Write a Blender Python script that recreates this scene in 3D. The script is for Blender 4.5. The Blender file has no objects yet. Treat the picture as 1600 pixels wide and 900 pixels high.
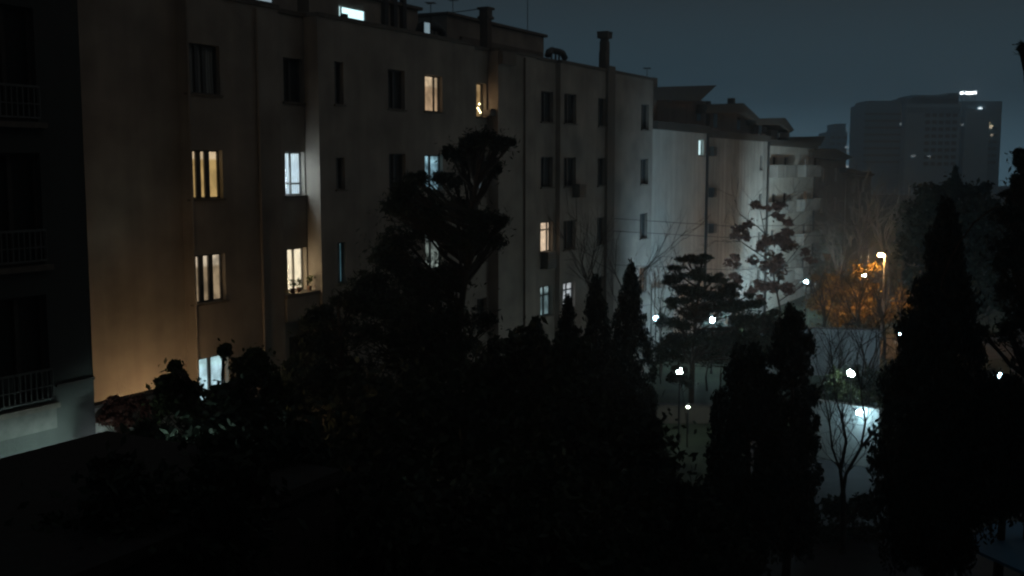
import bpy, math, random
import numpy as np
from mathutils import Vector

# ------------------------------------------------------------------ camera
sc = bpy.context.scene
C = sc.collection
H = 12.0
F = 1700.0
TH = math.atan(187.0 / F)
cam_d = bpy.data.cameras.new('camera')
cam = bpy.data.objects.new('camera', cam_d)
C.objects.link(cam)
cam.location = (0, 0, H)
cam.rotation_euler = (math.pi / 2 - TH, 0, 0)
cam_d.sensor_width = 36.0
cam_d.lens = 36.0 * F / 1600.0
cam_d.clip_start = 0.1
cam_d.clip_end = 6000
cam_d.dof.use_dof = True
cam_d.dof.focus_distance = 9.0
cam_d.dof.aperture_fstop = (cam_d.lens / 1000.0) / 0.0120
sc.camera = cam

# ------------------------------------------------------------------ night sky (city sky glow)
w = bpy.data.worlds.new('World')
sc.world = w
w.use_nodes = True
nt = w.node_tree
bg = nt.nodes['Background']
tc = nt.nodes.new('ShaderNodeTexCoord')
sp = nt.nodes.new('ShaderNodeSeparateXYZ')
nt.links.new(tc.outputs['Generated'], sp.inputs[0])
rp = nt.nodes.new('ShaderNodeValToRGB')
nt.links.new(sp.outputs['Z'], rp.inputs[0])
cr = rp.color_ramp
cr.elements[0].position = 0.0
cr.elements[0].color = (0.1550, 0.3000, 0.4000, 1)
cr.elements[1].position = 0.9
cr.elements[1].color = (0.0100, 0.0130, 0.0150, 1)
e = cr.elements.new(0.06); e.color = (0.0410, 0.0800, 0.1070, 1)
e = cr.elements.new(0.15); e.color = (0.0250, 0.0375, 0.0455, 1)
e = cr.elements.new(0.28); e.color = (0.0155, 0.0240, 0.0300, 1)
# warm glow of the city low in the sky behind the camera
dp = nt.nodes.new('ShaderNodeVectorMath'); dp.operation = 'DOT_PRODUCT'
nt.links.new(tc.outputs['Generated'], dp.inputs[0])
dp.inputs[1].default_value = (0.84, -0.50, 0.20)
mr = nt.nodes.new('ShaderNodeMapRange')
mr.inputs['From Min'].default_value = 0.15
mr.inputs['From Max'].default_value = 1.0
nt.links.new(dp.outputs['Value'], mr.inputs['Value'])
mx = nt.nodes.new('ShaderNodeMix'); mx.data_type = 'RGBA'
mx.inputs[7].default_value = (0.066, 0.058, 0.050, 1)
nt.links.new(mr.outputs[0], mx.inputs[0])
nt.links.new(rp.outputs[0], mx.inputs[6])
nt.links.new(mx.outputs[2], bg.inputs['Color'])
bg.inputs['Strength'].default_value = 1.0

sc.view_settings.view_transform = 'Standard'
sc.view_settings.look = 'None'
sc.view_settings.gamma = 1.0
sc.view_settings.exposure = 0.12
sc.render.resolution_x = 1024
sc.render.resolution_y = 576
try:
    sc.cycles.max_bounces = 4
    sc.cycles.diffuse_bounces = 2
    sc.cycles.volume_bounces = 0
    sc.cycles.pixel_filter_type = 'BLACKMAN_HARRIS'
    sc.cycles.filter_width = 2.0
    sc.cycles.sample_clamp_indirect = 1.0
except Exception:
    pass

# ------------------------------------------------------------------ pixel -> world
def ray(px, py):
    a = (px - 800.0) / F
    b = (450.0 - py) / F
    return Vector((a, math.cos(TH) + b * math.sin(TH), -math.sin(TH) + b * math.cos(TH)))

def W(px, py, d):
    r = ray(px, py)
    return Vector((0, 0, H)) + r * (d / r.y)

# ------------------------------------------------------------------ helpers
def new_mat(name):
    m = bpy.data.materials.new(name)
    m.use_nodes = True
    n = m.node_tree
    return m, n, n.nodes['Principled BSDF']

def plaster(name, col, var=0.25, streak=0.35, rough=0.9, scale=0.7):
    m, n, b = new_mat(name)
    t = n.nodes.new('ShaderNodeTexCoord')
    mp = n.nodes.new('ShaderNodeMapping')
    mp.inputs['Scale'].default_value = (2.2, 2.2, 0.12)
    n.links.new(t.outputs['Object'], mp.inputs[0])
    n1 = n.nodes.new('ShaderNodeTexNoise'); n1.inputs['Scale'].default_value = 1.0
    n1.inputs['Detail'].default_value = 5
    n.links.new(mp.outputs[0], n1.inputs['Vector'])
    n2 = n.nodes.new('ShaderNodeTexNoise'); n2.inputs['Scale'].default_value = scale
    n2.inputs['Detail'].default_value = 8
    n.links.new(t.outputs['Object'], n2.inputs['Vector'])
    a1 = n.nodes.new('ShaderNodeMapRange')
    a1.inputs['From Min'].default_value = 0.3; a1.inputs['From Max'].default_value = 0.7
    a1.inputs['To Min'].default_value = 1 - streak; a1.inputs['To Max'].default_value = 1.0
    n.links.new(n1.outputs[0], a1.inputs['Value'])
    a2 = n.nodes.new('ShaderNodeMapRange')
    a2.inputs['From Min'].default_value = 0.3; a2.inputs['From Max'].default_value = 0.7
    a2.inputs['To Min'].default_value = 1 - var; a2.inputs['To Max'].default_value = 1.0 + var * 0.4
    n.links.new(n2.outputs[0], a2.inputs['Value'])
    mu = n.nodes.new('ShaderNodeMath'); mu.operation = 'MULTIPLY'
    n.links.new(a1.outputs[0], mu.inputs[0]); n.links.new(a2.outputs[0], mu.inputs[1])
    vm = n.nodes.new('ShaderNodeVectorMath'); vm.operation = 'SCALE'
    vm.inputs[0].default_value = col
    n.links.new(mu.outputs[0], vm.inputs['Scale'])
    n.links.new(vm.outputs[0], b.inputs['Base Color'])
    b.inputs['Roughness'].default_value = rough
    n3 = n.nodes.new('ShaderNodeTexNoise'); n3.inputs['Scale'].default_value = 14
    n.links.new(t.outputs['Object'], n3.inputs['Vector'])
    bp = n.nodes.new('ShaderNodeBump'); bp.inputs['Strength'].default_value = 0.25
    bp.inputs['Distance'].default_value = 0.03
    n.links.new(n3.outputs[0], bp.inputs['Height'])
    n.links.new(bp.outputs[0], b.inputs['Normal'])
    return m

def simple(name, col, rough=0.7, metal=0.0, var=0.2, scale=5.0):
    m, n, b = new_mat(name)
    t = n.nodes.new('ShaderNodeTexCoord')
    n2 = n.nodes.new('ShaderNodeTexNoise'); n2.inputs['Scale'].default_value = scale
    n.links.new(t.outputs['Object'], n2.inputs['Vector'])
    r = n.nodes.new('ShaderNodeValToRGB')
    r.color_ramp.elements[0].position = 0.3; r.color_ramp.elements[1].position = 0.7
    r.color_ramp.elements[0].color = tuple(c * (1 - var) for c in col) + (1,)
    r.color_ramp.elements[1].color = tuple(min(1, c * (1 + var)) for c in col) + (1,)
    n.links.new(n2.outputs[0], r.inputs[0])
    n.links.new(r.outputs[0], b.inputs['Base Color'])
    b.inputs['Roughness'].default_value = rough
    b.inputs['Metallic'].default_value = metal
    return m

def leafmat(name, col):
    m, n, b = new_mat(name)
    g = n.nodes.new('ShaderNodeNewGeometry')
    r = n.nodes.new('ShaderNodeValToRGB')
    r.color_ramp.elements[0].color = tuple(c * 0.55 for c in col) + (1,)
    r.color_ramp.elements[1].color = tuple(c * 1.5 for c in col) + (1,)
    n.links.new(g.outputs['Random Per Island'], r.inputs[0])
    n.links.new(r.outputs[0], b.inputs['Base Color'])
    b.inputs['Roughness'].default_value = 0.78
    b.inputs['Specular IOR Level'].default_value = 0.2
    return m

def emit(name, col, strength):
    m = bpy.data.materials.new(name); m.use_nodes = True
    n = m.node_tree
    n.nodes.remove(n.nodes['Principled BSDF'])
    em = n.nodes.new('ShaderNodeEmission')
    em.inputs[0].default_value = tuple(col) + (1,)
    em.inputs[1].default_value = strength
    n.links.new(em.outputs[0], n.nodes['Material Output'].inputs[0])
    return m

def curtain_mat(name, top, low, strength, folds=9.0, band=0.0, patch=0.5, split=0.78, seed=0.0):
    """light coming through curtains: folds, a brighter strip above, darker things behind"""
    m = bpy.data.materials.new(name); m.use_nodes = True
    n = m.node_tree
    n.nodes.remove(n.nodes['Principled BSDF'])
    em = n.nodes.new('ShaderNodeEmission')
    t = n.nodes.new('ShaderNodeTexCoord')
    s = n.nodes.new('ShaderNodeSeparateXYZ')
    n.links.new(t.outputs['Generated'], s.inputs[0])
    r = n.nodes.new('ShaderNodeValToRGB')
    r.color_ramp.elements[0].position = max(0.01, split - 0.03); r.color_ramp.elements[0].color = tuple(low) + (1,)
    r.color_ramp.elements[1].position = min(0.99, split + 0.02); r.color_ramp.elements[1].color = tuple(top) + (1,)
    n.links.new(s.outputs['Z'], r.inputs[0])
    wv = n.nodes.new('ShaderNodeTexWave'); wv.inputs['Scale'].default_value = folds
    wv.inputs['Distortion'].default_value = 2.5; wv.inputs['Detail'].default_value = 2
    wv.inputs['Phase Offset'].default_value = seed
    n.links.new(t.outputs['Object'], wv.inputs['Vector'])
    a = n.nodes.new('ShaderNodeMapRange'); a.inputs['To Min'].default_value = 0.62; a.inputs['To Max'].default_value = 1.1
    n.links.new(wv.outputs['Fac'], a.inputs['Value'])
    mp = n.nodes.new('ShaderNodeMapping'); mp.inputs['Location'].default_value = (seed, seed * 2, seed)
    n.links.new(t.outputs['Object'], mp.inputs[0])
    ns = n.nodes.new('ShaderNodeTexNoise'); ns.inputs['Scale'].default_value = 2.4
    n.links.new(mp.outputs[0], ns.inputs['Vector'])
    b2 = n.nodes.new('ShaderNodeMapRange'); b2.inputs['From Min'].default_value = 0.38; b2.inputs['From Max'].default_value = 0.6
    b2.inputs['To Min'].default_value = 1 - patch; b2.inputs['To Max'].default_value = 1.05
    n.links.new(ns.outputs[0], b2.inputs['Value'])
    mu = n.nodes.new('ShaderNodeMath'); mu.operation = 'MULTIPLY'
    n.links.new(a.outputs[0], mu.inputs[0]); n.links.new(b2.outputs[0], mu.inputs[1])
    m2 = n.nodes.new('ShaderNodeMath'); m2.operation = 'MULTIPLY'; m2.inputs[1].default_value = strength
    n.links.new(mu.outputs[0], m2.inputs[0])
    n.links.new(r.outputs[0], em.inputs[0]); n.links.new(m2.outputs[0], em.inputs[1])
    n.links.new(em.outputs[0], n.nodes['Material Output'].inputs[0])
    return m

class MB:
    def __init__(s): s.v = []; s.f = []
    def quad(s, a, b, c, d):
        i = len(s.v); s.v += [tuple(a), tuple(b), tuple(c), tuple(d)]; s.f.append((i, i+1, i+2, i+3)); return s
    def box(s, x0, y0, z0, x1, y1, z1):
        return s.hexa([(x0,y0,z0),(x1,y0,z0),(x1,y1,z0),(x0,y1,z0),(x0,y0,z1),(x1,y0,z1),(x1,y1,z1),(x0,y1,z1)])
    def hexa(s, p):
        i = len(s.v); s.v += [tuple(q) for q in p]
        for f in ((0,3,2,1),(4,5,6,7),(0,1,5,4),(1,2,6,5),(2,3,7,6),(3,0,4,7)): s.f.append(tuple(i+k for k in f))
        return s
    def tube(s, pts, r, seg=8, r1=None, cap=True):
        pts = [Vector(p) for p in pts]; n = len(pts); i0 = len(s.v)
        r1 = r if r1 is None else r1
        up = Vector((0.13, 0.31, 0.94))
        for k, p in enumerate(pts):
            dd = (pts[min(k+1, n-1)] - pts[max(k-1, 0)]).normalized()
            a = dd.cross(up)
            if a.length < 0.1: a = dd.cross(Vector((1, 0, 0)))
            a.normalize(); b = dd.cross(a)
            rr = r + (r1 - r) * k / (n - 1)
            for q in range(seg):
                an = 2 * math.pi * q / seg
                s.v.append(tuple(p + a * math.cos(an) * rr + b * math.sin(an) * rr))
        for k in range(n - 1):
            for q in range(seg):
                a0 = i0 + k*seg + q; a1 = i0 + k*seg + (q+1) % seg
                s.f.append((a0, a1, a1 + seg, a0 + seg))
        if cap:
            s.f.append(tuple(i0 + q for q in range(seg))[::-1])
            s.f.append(tuple(i0 + (n-1)*seg + q for q in range(seg)))
        return s
    def ball(s, c, r, sz=1.0, nu=12, nv=8):
        i0 = len(s.v)
        for a in range(nv + 1):
            ph = math.pi * a / nv
            for b in range(nu):
                t = 2 * math.pi * b / nu
                s.v.append((c[0] + r*math.sin(ph)*math.cos(t), c[1] + r*math.sin(ph)*math.sin(t), c[2] + r*sz*math.cos(ph)))
        for a in range(nv):
            for b in range(nu):
                p = i0 + a*nu + b; q = i0 + a*nu + (b+1) % nu
                s.f.append((p, p+nu, q+nu, q))
        return s
    def build(s, name, mat, parent=None, smooth=False):
        me = bpy.data.meshes.new(name)
        me.from_pydata(s.v, [], s.f); me.update()
        if smooth: me.shade_smooth()
        me.materials.append(mat)
        o = bpy.data.objects.new(name, me); C.objects.link(o)
        if parent: o.parent = parent
        return o

def tag(o, label=None, cat=None, group=None, kind=None):
    if label: o['label'] = label
    if cat: o['category'] = cat
    if group: o['group'] = group
    if kind: o['kind'] = kind
    return o

def empty(name, loc, rz=0.0):
    o = bpy.data.objects.new(name, None); C.objects.link(o)
    o.location = loc; o.rotation_euler = (0, 0, rz); o.empty_display_size = 0.3
    return o

# ------------------------------------------------------------------ materials
M = dict(
    plaster_main=plaster('beige_render', (0.39, 0.352, 0.31), var=0.34, streak=0.16),
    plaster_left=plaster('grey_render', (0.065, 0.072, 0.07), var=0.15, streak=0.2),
    plaster_pale=plaster('pale_render', (0.62, 0.62, 0.58), var=0.15, streak=0.22),
    plaster_mid=plaster('worn_render', (0.46, 0.46, 0.44), var=0.28, streak=0.45),
    plaster_far=plaster('dull_render', (0.24, 0.22, 0.21), var=0.2, streak=0.3),
    pilaster=plaster('stained_render', (0.22, 0.19, 0.165), var=0.15, streak=0.3),
    roof=simple('roof_felt', (0.055, 0.05, 0.047), 0.9),
    eave=simple('dark_eave', (0.06, 0.055, 0.05), 0.85),
    coping=simple('coping_stone', (0.13, 0.115, 0.10), 0.85),
    frame=simple('window_frame_paint', (0.085, 0.088, 0.09), 0.5),
    frame_pale=simple('pale_frame_paint', (0.30, 0.31, 0.31), 0.5),
    sill=simple('stone_sill', (0.16, 0.14, 0.12), 0.8),
    metal=simple('dark_metal', (0.06, 0.06, 0.06), 0.5, 0.5),
    rail=simple('painted_railing', (0.12, 0.13, 0.13), 0.5),
    duct=simple('duct_metal', (0.04, 0.04, 0.042), 0.6),
    brick=plaster('chimney_render', (0.15, 0.12, 0.10), var=0.3),
    concrete=simple('concrete', (0.30, 0.30, 0.29), 0.9),
    concrete_dark=simple('grey_panel', (0.13, 0.13, 0.125), 0.9),
    lawn=simple('lawn', (0.045, 0.06, 0.035), 0.95, var=0.5, scale=0.6),
    asphalt=simple('asphalt', (0.05, 0.05, 0.052), 0.8, var=0.25, scale=1.2),
    paving=simple('paving', (0.055, 0.052, 0.055), 0.8, var=0.25, scale=1.5),
    bark=simple('bark', (0.055, 0.042, 0.032), 0.95, var=0.4, scale=9),
    bark_pale=simple('pale_bark', (0.13, 0.10, 0.08), 0.95, var=0.4, scale=9),
    tower_a=simple('haze_tinted_cladding', (0.24, 0.44, 0.56), 0.8, var=0.15, scale=0.05),  # lightened and blued, haze put into the cladding colour
    tower_b=simple('haze_tinted_stone', (0.52, 0.74, 0.86), 0.8, var=0.15, scale=0.05),  # same haze tint put into the stone colour
    tower_win=simple('tower_window', (0.02, 0.03, 0.035), 0.5),
    blue_sheet=simple('blue_sheet_metal', (0.16, 0.42, 0.70), 0.6, var=0.1, scale=1.0),
    cable=simple('cable_rubber', (0.03, 0.03, 0.03), 0.7),
    pine=leafmat('pine_needles', (0.038, 0.054, 0.042)),
    dark_leaf=leafmat('dark_leaves', (0.045, 0.062, 0.045)),
    cypress=leafmat('cypress_scale_leaves', (0.028, 0.042, 0.034)),
    brown_leaf=leafmat('withered_leaves', (0.12, 0.055, 0.04)),
    autumn_leaf=leafmat('autumn_leaves', (0.26, 0.17, 0.055)),
    pale_leaf=leafmat('sapling_leaves', (0.15, 0.165, 0.14)),
    green_leaf=leafmat('shrub_leaves', (0.05, 0.07, 0.03)),
    flower_leaf=leafmat('balcony_plant_leaves', (0.10, 0.13, 0.05)),
    pot=simple('clay_pot', (0.12, 0.06, 0.04), 0.8),
    ac=simple('cooler_casing', (0.13, 0.13, 0.12), 0.6),
)
def glass(name, col, rough=0.12):
    m, n, b = new_mat(name)
    t = n.nodes.new('ShaderNodeTexCoord')
    wv = n.nodes.new('ShaderNodeTexWave'); wv.inputs['Scale'].default_value = 3
    wv.inputs['Distortion'].default_value = 4
    n.links.new(t.outputs['Object'], wv.inputs['Vector'])
    r = n.nodes.new('ShaderNodeValToRGB')
    r.color_ramp.elements[0].color = tuple(c * 0.6 for c in col) + (1,)
    r.color_ramp.elements[1].color = tuple(c * 1.2 for c in col) + (1,)
    n.links.new(wv.outputs['Fac'], r.inputs[0]); n.links.new(r.outputs[0], b.inputs['Base Color'])
    b.inputs['Roughness'].default_value = rough
    b.inputs['Specular IOR Level'].default_value = 0.3
    return m
M['glass_dark'] = glass('dark_window_glass', (0.055, 0.065, 0.07))
M['glass_curtain'] = glass('curtained_window_glass', (0.34, 0.38, 0.38), 0.3)
M['glass_wing'] = glass('wing_window_glass', (0.012, 0.015, 0.016), 0.6)
M['glass_dim'] = glass('dim_window_glass', (0.07, 0.08, 0.085), 0.2)

# =================================================================== SETTING
g = MB(); g.quad((-800, -300, 0), (800, -300, 0), (800, 750, 0), (-800, 750, 0))
tag(g.build('ground', M['lawn']), kind='structure')
def sheet(name, poly, z, mat):
    b = MB(); b.v = [(x, y, z) for x, y in poly]; b.f = [tuple(range(len(poly)))]
    return tag(b.build(name, mat), kind='structure')
sheet('road', [(14, 30), (26, 30), (62, 108), (52, 112)], 0.008, M['asphalt'])
sheet('street', [(5, 68), (60, 68), (66, 78), (8, 78)], 0.012, M['asphalt'])
sheet('path', [(-2, 52), (16, 51), (17, 54.5), (-1, 55.5)], 0.012, M['paving'])
sheet('courtyard', [(6.5, 30), (14, 30), (19, 43), (19, 49), (11, 49)], 0.004, M['paving'])

# ------------------------------------------------------------------ facade frame
P0 = W(325, 263, 33.0); P1 = W(1005, 263, 63.6)
D = Vector((P1.x - P0.x, P1.y - P0.y, 0)).normalized()
N = Vector((D.y, -D.x, 0))
RZ = math.atan2(D.y, D.x)

class Frame:
    def __init__(s, origin): s.o = Vector((origin.x, origin.y, 0))
    def hit(s, px, py=263, p=0.0):
        """local (u, z) where a line of sight meets the wall plane standing p proud"""
        r = ray(px, py); O = Vector((0, 0, H))
        t = ((s.o + N * p) - O).dot(N) / r.dot(N)
        q = O + r * t
        return (q - s.o).dot(D), q.z
    def u(s, px, p=0.0): return s.hit(px, 263, p)[0]
    def world(s, u, y, z): return s.o + D * u - N * y + Vector((0, 0, z))

def wall_section(mb, u0, u1, z0, z1, yf, openings, left_from=None, right_to=None, thick=0.30):
    us = sorted({u0, u1} | {o[0] for o in openings} | {o[1] for o in openings})
    zs = sorted({z0, z1} | {o[2] for o in openings} | {o[3] for o in openings})
    us = [a for a in us if u0 <= a <= u1]; zs = [a for a in zs if z0 <= a <= z1]
    for i in range(len(us) - 1):
        for j in range(len(zs) - 1):
            cu = (us[i] + us[i+1]) / 2; cz = (zs[j] + zs[j+1]) / 2
            if any(o[0] < cu < o[1] and o[2] < cz < o[3] for o in openings): continue
            mb.quad((us[i], yf, zs[j]), (us[i+1], yf, zs[j]), (us[i+1], yf, zs[j+1]), (us[i], yf, zs[j+1]))
    for a, b, c, d in openings:
        t = yf + thick
        mb.quad((a, yf, c), (a, t, c), (a, t, d), (a, yf, d))
        mb.quad((b, t, c), (b, yf, c), (b, yf, d), (b, t, d))
        mb.quad((a, yf, d), (a, t, d), (b, t, d), (b, yf, d))
        mb.quad((a, t, c), (a, yf, c), (b, yf, c), (b, t, c))
    if left_from is not None:
        mb.quad((u0, left_from, z0), (u0, yf, z0), (u0, yf, z1), (u0, left_from, z1))
    if right_to is not None:
        mb.quad((u1, yf, z0), (u1, right_to, z0), (u1, right_to, z1), (u1, yf, z1))

def window(root, u0, u1, z0, z1, yf, pane='glass_dark', bars=(0.5,), trans=(), fw=0.05, bw=0.05, sill=True, fmat='frame', label=None, inner=0.16, name='window', lampcol=None, lampst=0):
    b = MB(); y0 = yf + inner; y1 = y0 + 0.06
    b.box(u0, y0, z0, u0 + fw, y1, z1).box(u1 - fw, y0, z0, u1, y1, z1)
    b.box(u0 + fw, y0, z0, u1 - fw, y1, z0 + fw).box(u0 + fw, y0, z1 - fw, u1 - fw, y1, z1)
    for t in bars:
        c = u0 + (u1 - u0) * t; b.box(c - bw, y0 - .004, z0 + fw, c + bw, y1, z1 - fw)
    for t in trans:
        c = z0 + (z1 - z0) * t; b.box(u0 + fw, y0 - .008, c - 0.03, u1 - fw, y1 - .004, c + 0.03)
    wo = b.build(name, M[fmat], root)
    if label: wo['label'] = label
    m = M[pane] if isinstance(pane, str) else pane
    MB().box(u0 + .01, y1 + 0.01, z0 + .01, u1 - .01, y1 + 0.03, z1 - .01).build('pane', m, wo)
    if lampcol:
        MB().tube([(u0 + .03, yf + .06, z0 + .12), (u0 + .03, yf + .06, z0 + (z1 - z0) * .62)], .028, 8).build('added_tube', emit('added_tube_glow', lampcol, lampst), wo)  # unseen tube at the jamb, added to brighten the adjoining side wall
    if sill:
        MB().box(u0 - 0.06, yf - 0.07, z0 - 0.06, u1 + 0.06, yf + inner - .01, z0 + .002).build('sill', M['sill'], wo)
    return wo

# ------------------------------------------------------------------ main apartment block
fm = Frame(P0)
main = empty('apartment_building', fm.o, RZ)
tag(main, 'long beige rendered apartment block with lit windows and chimneys, largest building at left', 'building')
ROOF = H + 5.02
rows = {1: H + 2.9, 2: H - 0.18, 3: H - 3.28, 4: H - 6.38, 5: H - 9.5}
wh = 0.70
u_a = fm.u(283); u_b = fm.u(440, .35); u_c = fm.u(478, -.1)
u_d = fm.u(742, .5); u_e = fm.u(763, 0.0); u_f = fm.u(838, .5); u_g = fm.u(868, .25); u_end = fm.u(1019, .5)
secs = [(-7.5, u_a, 0.0), (u_a, u_b, .35), (u_b, u_c, -.1), (u_c, u_d, .5), (u_d, u_e, 0.0), (u_e, u_f, .5), (u_f, u_g, .25), (u_g, u_end, .5)]
# window columns: pixel edges, section index
cols = [(299, 348, 1, 'a'), (446, 476, 2, 'b'), (525, 539, 3, 'c'), (608, 634, 3, 'd'), (664, 692, 3, 'e'), (745, 760, 4, 'f'),
        (845, 864, 6, 'g'), (881, 900, 7, 'h'), (934, 946, 7, 'i'), (1001, 1013, 7, 'j')]
warm = (0.78, 0.50, 0.13); warm2 = (0.80, 0.64, 0.40)
styles = {
 ('a', 1): dict(pane='glass_curtain', bars=(0.38, 0.62), bw=0.07, label='dark window with pale curtains drawn aside'),
 ('a', 2): dict(pane=curtain_mat('amber_curtain', (0.95, 0.72, 0.44), (0.66, 0.44, 0.17), 0.72, 7, patch=.25, split=.82), bars=(0.34, 0.62), bw=0.095, label='window glowing amber through curtains'),
 ('a', 3): dict(pane=curtain_mat('cream_curtain', (0.85, 0.70, 0.50), (0.45, 0.33, 0.20), 0.75, 9, patch=.5, split=.75, seed=3), bars=(0.33, 0.64), bw=0.09, label='window glowing cream through half drawn curtains'),
 ('a', 4): dict(pane=curtain_mat('cold_curtain', (0.62, 0.95, 1.0), (0.60, 0.90, 1.0), 0.95, 5, patch=.4, seed=5), bars=(0.5,), label='window lit cold white behind the shrub'),
 ('b', 2): dict(pane=curtain_mat('white_curtain', (0.66, 0.84, 0.92), (0.60, 0.78, 0.88), 1.0, 3, patch=.12), bars=(0.45,), trans=(0.27,), bw=0.03, lampcol=(.8, .95, 1.0), lampst=55, label='window lit bluish white with a low transom'),
 ('b', 3): dict(pane=curtain_mat('ivory_curtain', (1.0, 0.87, 0.62), (1.0, 0.86, 0.60), 1.05, 5, patch=.15), bars=(0.5,), bw=0.03, lampcol=(1.0, .74, .42), lampst=40, label='window lit ivory above balcony plants'),
 ('b', 4): dict(pane='glass_dim', bars=(0.5,)),
 ('c', 1): dict(pane='glass_dark', bars=(0.5,)),
 ('c', 3): dict(pane=curtain_mat('teal_curtain', (0.07, 0.17, 0.20), (0.09, 0.22, 0.27), 0.6, 4, patch=.3), bars=(0.55,), bw=0.06, label='narrow window with dim teal light'),
 ('d', 1): dict(pane='glass_dim', bars=(0.5,)),
 ('e', 1): dict(pane=curtain_mat('warm_room', (0.88, 0.66, 0.42), (0.62, 0.42, 0.25), 0.8, 5, patch=.45, split=.7, seed=1.3), bars=(0.2, 0.72), bw=0.035, label='window lit warm tan with a curtain at its side'),
 ('e', 2): dict(pane=curtain_mat('cool_room', (0.45, 0.80, 0.95), (0.25, 0.45, 0.55), 0.8, 5, patch=.7, seed=2), bars=(0.45,), label='window lit cool white, seen through the pine'),
 ('e', 3): dict(pane=curtain_mat('cool_room_low', (0.5, 0.62, 0.60), (0.45, 0.55, 0.5), 0.7, 5, patch=.8, seed=8), bars=(0.45,), label='window lit pale, mostly hidden by the pine'),
 ('f', 1): dict(pane=curtain_mat('lamp_room', (0.75, 0.50, 0.24), (0.50, 0.32, 0.14), 0.62, 3, patch=.5, seed=4), bars=(0.85,), bw=0.03, lampcol=(1.0, .62, .36), lampst=9, label='small window lit orange with bright bulbs'),
 ('f', 2): dict(pane=curtain_mat('dim_blue_room', (0.30, 0.38, 0.45), (0.20, 0.26, 0.30), 0.5, 3, patch=.7, seed=6), bars=(0.5,)),
 ('g', 3): dict(pane=curtain_mat('peach_room', (1.0, 0.76, 0.54), (0.95, 0.72, 0.50), 0.95, 3, patch=.3, split=.76, seed=2.2), bars=(0.22, 0.78), trans=(0.74,), bw=0.03, label='window lit peach with a high transom'),
 ('g', 4): dict(pane=curtain_mat('pale_teal_room', (0.35, 0.50, 0.52), (0.22, 0.34, 0.36), 0.75, 3, patch=.6, seed=3.7), bars=(0.5,), trans=(.7,), label='window lit pale teal'),
 ('h', 4): dict(pane=curtain_mat('net_curtain', (0.70, 0.75, 0.78), (0.60, 0.66, 0.70), 0.8, 12, patch=.3, seed=9), bars=(0.5,), bw=.03, trans=(.75,), label='window with white net curtain lit from inside'),
 ('j', 4): dict(pane=curtain_mat('dull_amber_room', (0.30, 0.17, 0.06), (0.26, 0.15, 0.05), 0.7, 3, patch=.3), bars=(0.35, 0.7), trans=(.3, .6), label='window with dull amber light near the far corner'),
}
holes = {i: [] for i in range(len(secs))}
wins = []
for xa, xb, si, key in cols:
    p = secs[si][2]; a = fm.u(xa, p); b = fm.u(xb, p)
    for r, zc in rows.items():
        hh = wh * (1.03 if key != 'e' else 1.0)
        if key == 'c' and r != 3 and r != 1: hh = .55
        if (key, r) == ('b', 3): z0, z1 = zc - 0.85, zc + 0.6
        else: z0, z1 = zc - hh, zc + hh
        if key == 'b' and r in (1, 2, 3): z0 -= 0.0
        holes[si].append((a, b, z0, z1)); wins.append((a, b, z0, z1, -p, key, r))
wb = MB()
for i, (a, b, p) in enumerate(secs):
    lf = -secs[i-1][2] if i and secs[i-1][2] < p else None
    rt = -secs[i+1][2] if i < len(secs) - 1 and secs[i+1][2] < p else (11.0 if i == len(secs) - 1 else None)
    wall_section(wb, a, b, 0, ROOF, -p, holes[i], lf, rt)
wb.box(-7.5, 0.42, 0, u_end - .02, 11.0, ROOF - .05)
wb.build('wall', M['plaster_main'], main)
for a, b, z0, z1, yf, key, r in wins:
    window(main, a, b, z0, z1, yf, **styles.get((key, r), dict(pane='glass_dark', bars=(0.5,))))
# roof slab with parapet coping following the facade steps
rb = MB()
for a, b, p in secs:
    rb.box(a - .001, -p - 0.07, ROOF + .002, b - .002, 0.6, ROOF + 0.14)
rb.box(-7.5, 0.62, ROOF + .002, u_end, 11.0, ROOF + 0.08)
rb.build('roof', M['coping'], main)
# full-height shaft carrying the far chimney, and downpipes
ua = fm.u(945, .5); ub = fm.u(956, .5)
MB().box(ua, -.66, 0, ub, -.502, ROOF + .3).build('chimney_shaft', M['pilaster'], main)
for px, p in ((818, .5), (296, .35), (404, .35)):
    uu = fm.u(px, p)
    MB().tube([(uu, -p - .07, 0), (uu, -p - .07, ROOF - .1)], .05, 8).build('downpipe', M['plaster_main'] if px != 818 else M['pilaster'], main)

# lit bulbs and curtain of the small orange window
uw = fm.u(753, 0.0)
bb = MB()
for k, (du, dz) in enumerate(((0.0, -.15), (-.12, -.33), (.08, -.5), (-.02, -.42))):
    bb.ball((uw + du, .12, rows[1] + dz), .045)
bb.build('bulb_cluster', emit('warm_bulb', (1.0, .85, .45), 5.0), main)

def chimney(root, u, y, w, z0, z1, kind=0):
    b = MB(); b.box(u - w/2, y - w/2, z0, u + w/2, y + w/2, z1 - .5)
    c = b.build('chimney', M['brick'], root)
    t = MB()
    if kind == 0:
        t.box(u - w*.42, y - w*.42, z1 - .5, u + w*.42, y + w*.42, z1 - .35)
        t.box(u - w*.75, y - w*.75, z1 - .35, u + w*.75, y + w*.75, z1 - .12)
        t.box(u - w*.78, y - w*.78, z1 - .12, u - w*.3, y + w*.78, z1)
        t.box(u + w*.3, y - w*.78, z1 - .12, u + w*.78, y + w*.78, z1)
    else:
        t.box(u - w*.7, y - w*.7, z1 - .5, u + w*.7, y + w*.7, z1 - .38)
        t.box(u - w*.55, y - w*.55, z1 - .38, u + w*.55, y + w*.55, z1 - .1)
        t.box(u - w*.75, y - w*.75, z1 - .1, u + w*.75, y + w*.75, z1)
    t.build('chimney_cap', M['brick'], c)
    return c
uc = (ua + ub) / 2
chimney(main, uc, -.22, .40, ROOF + .14, fm.hit(955, 52, .25)[1], 0)
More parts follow.
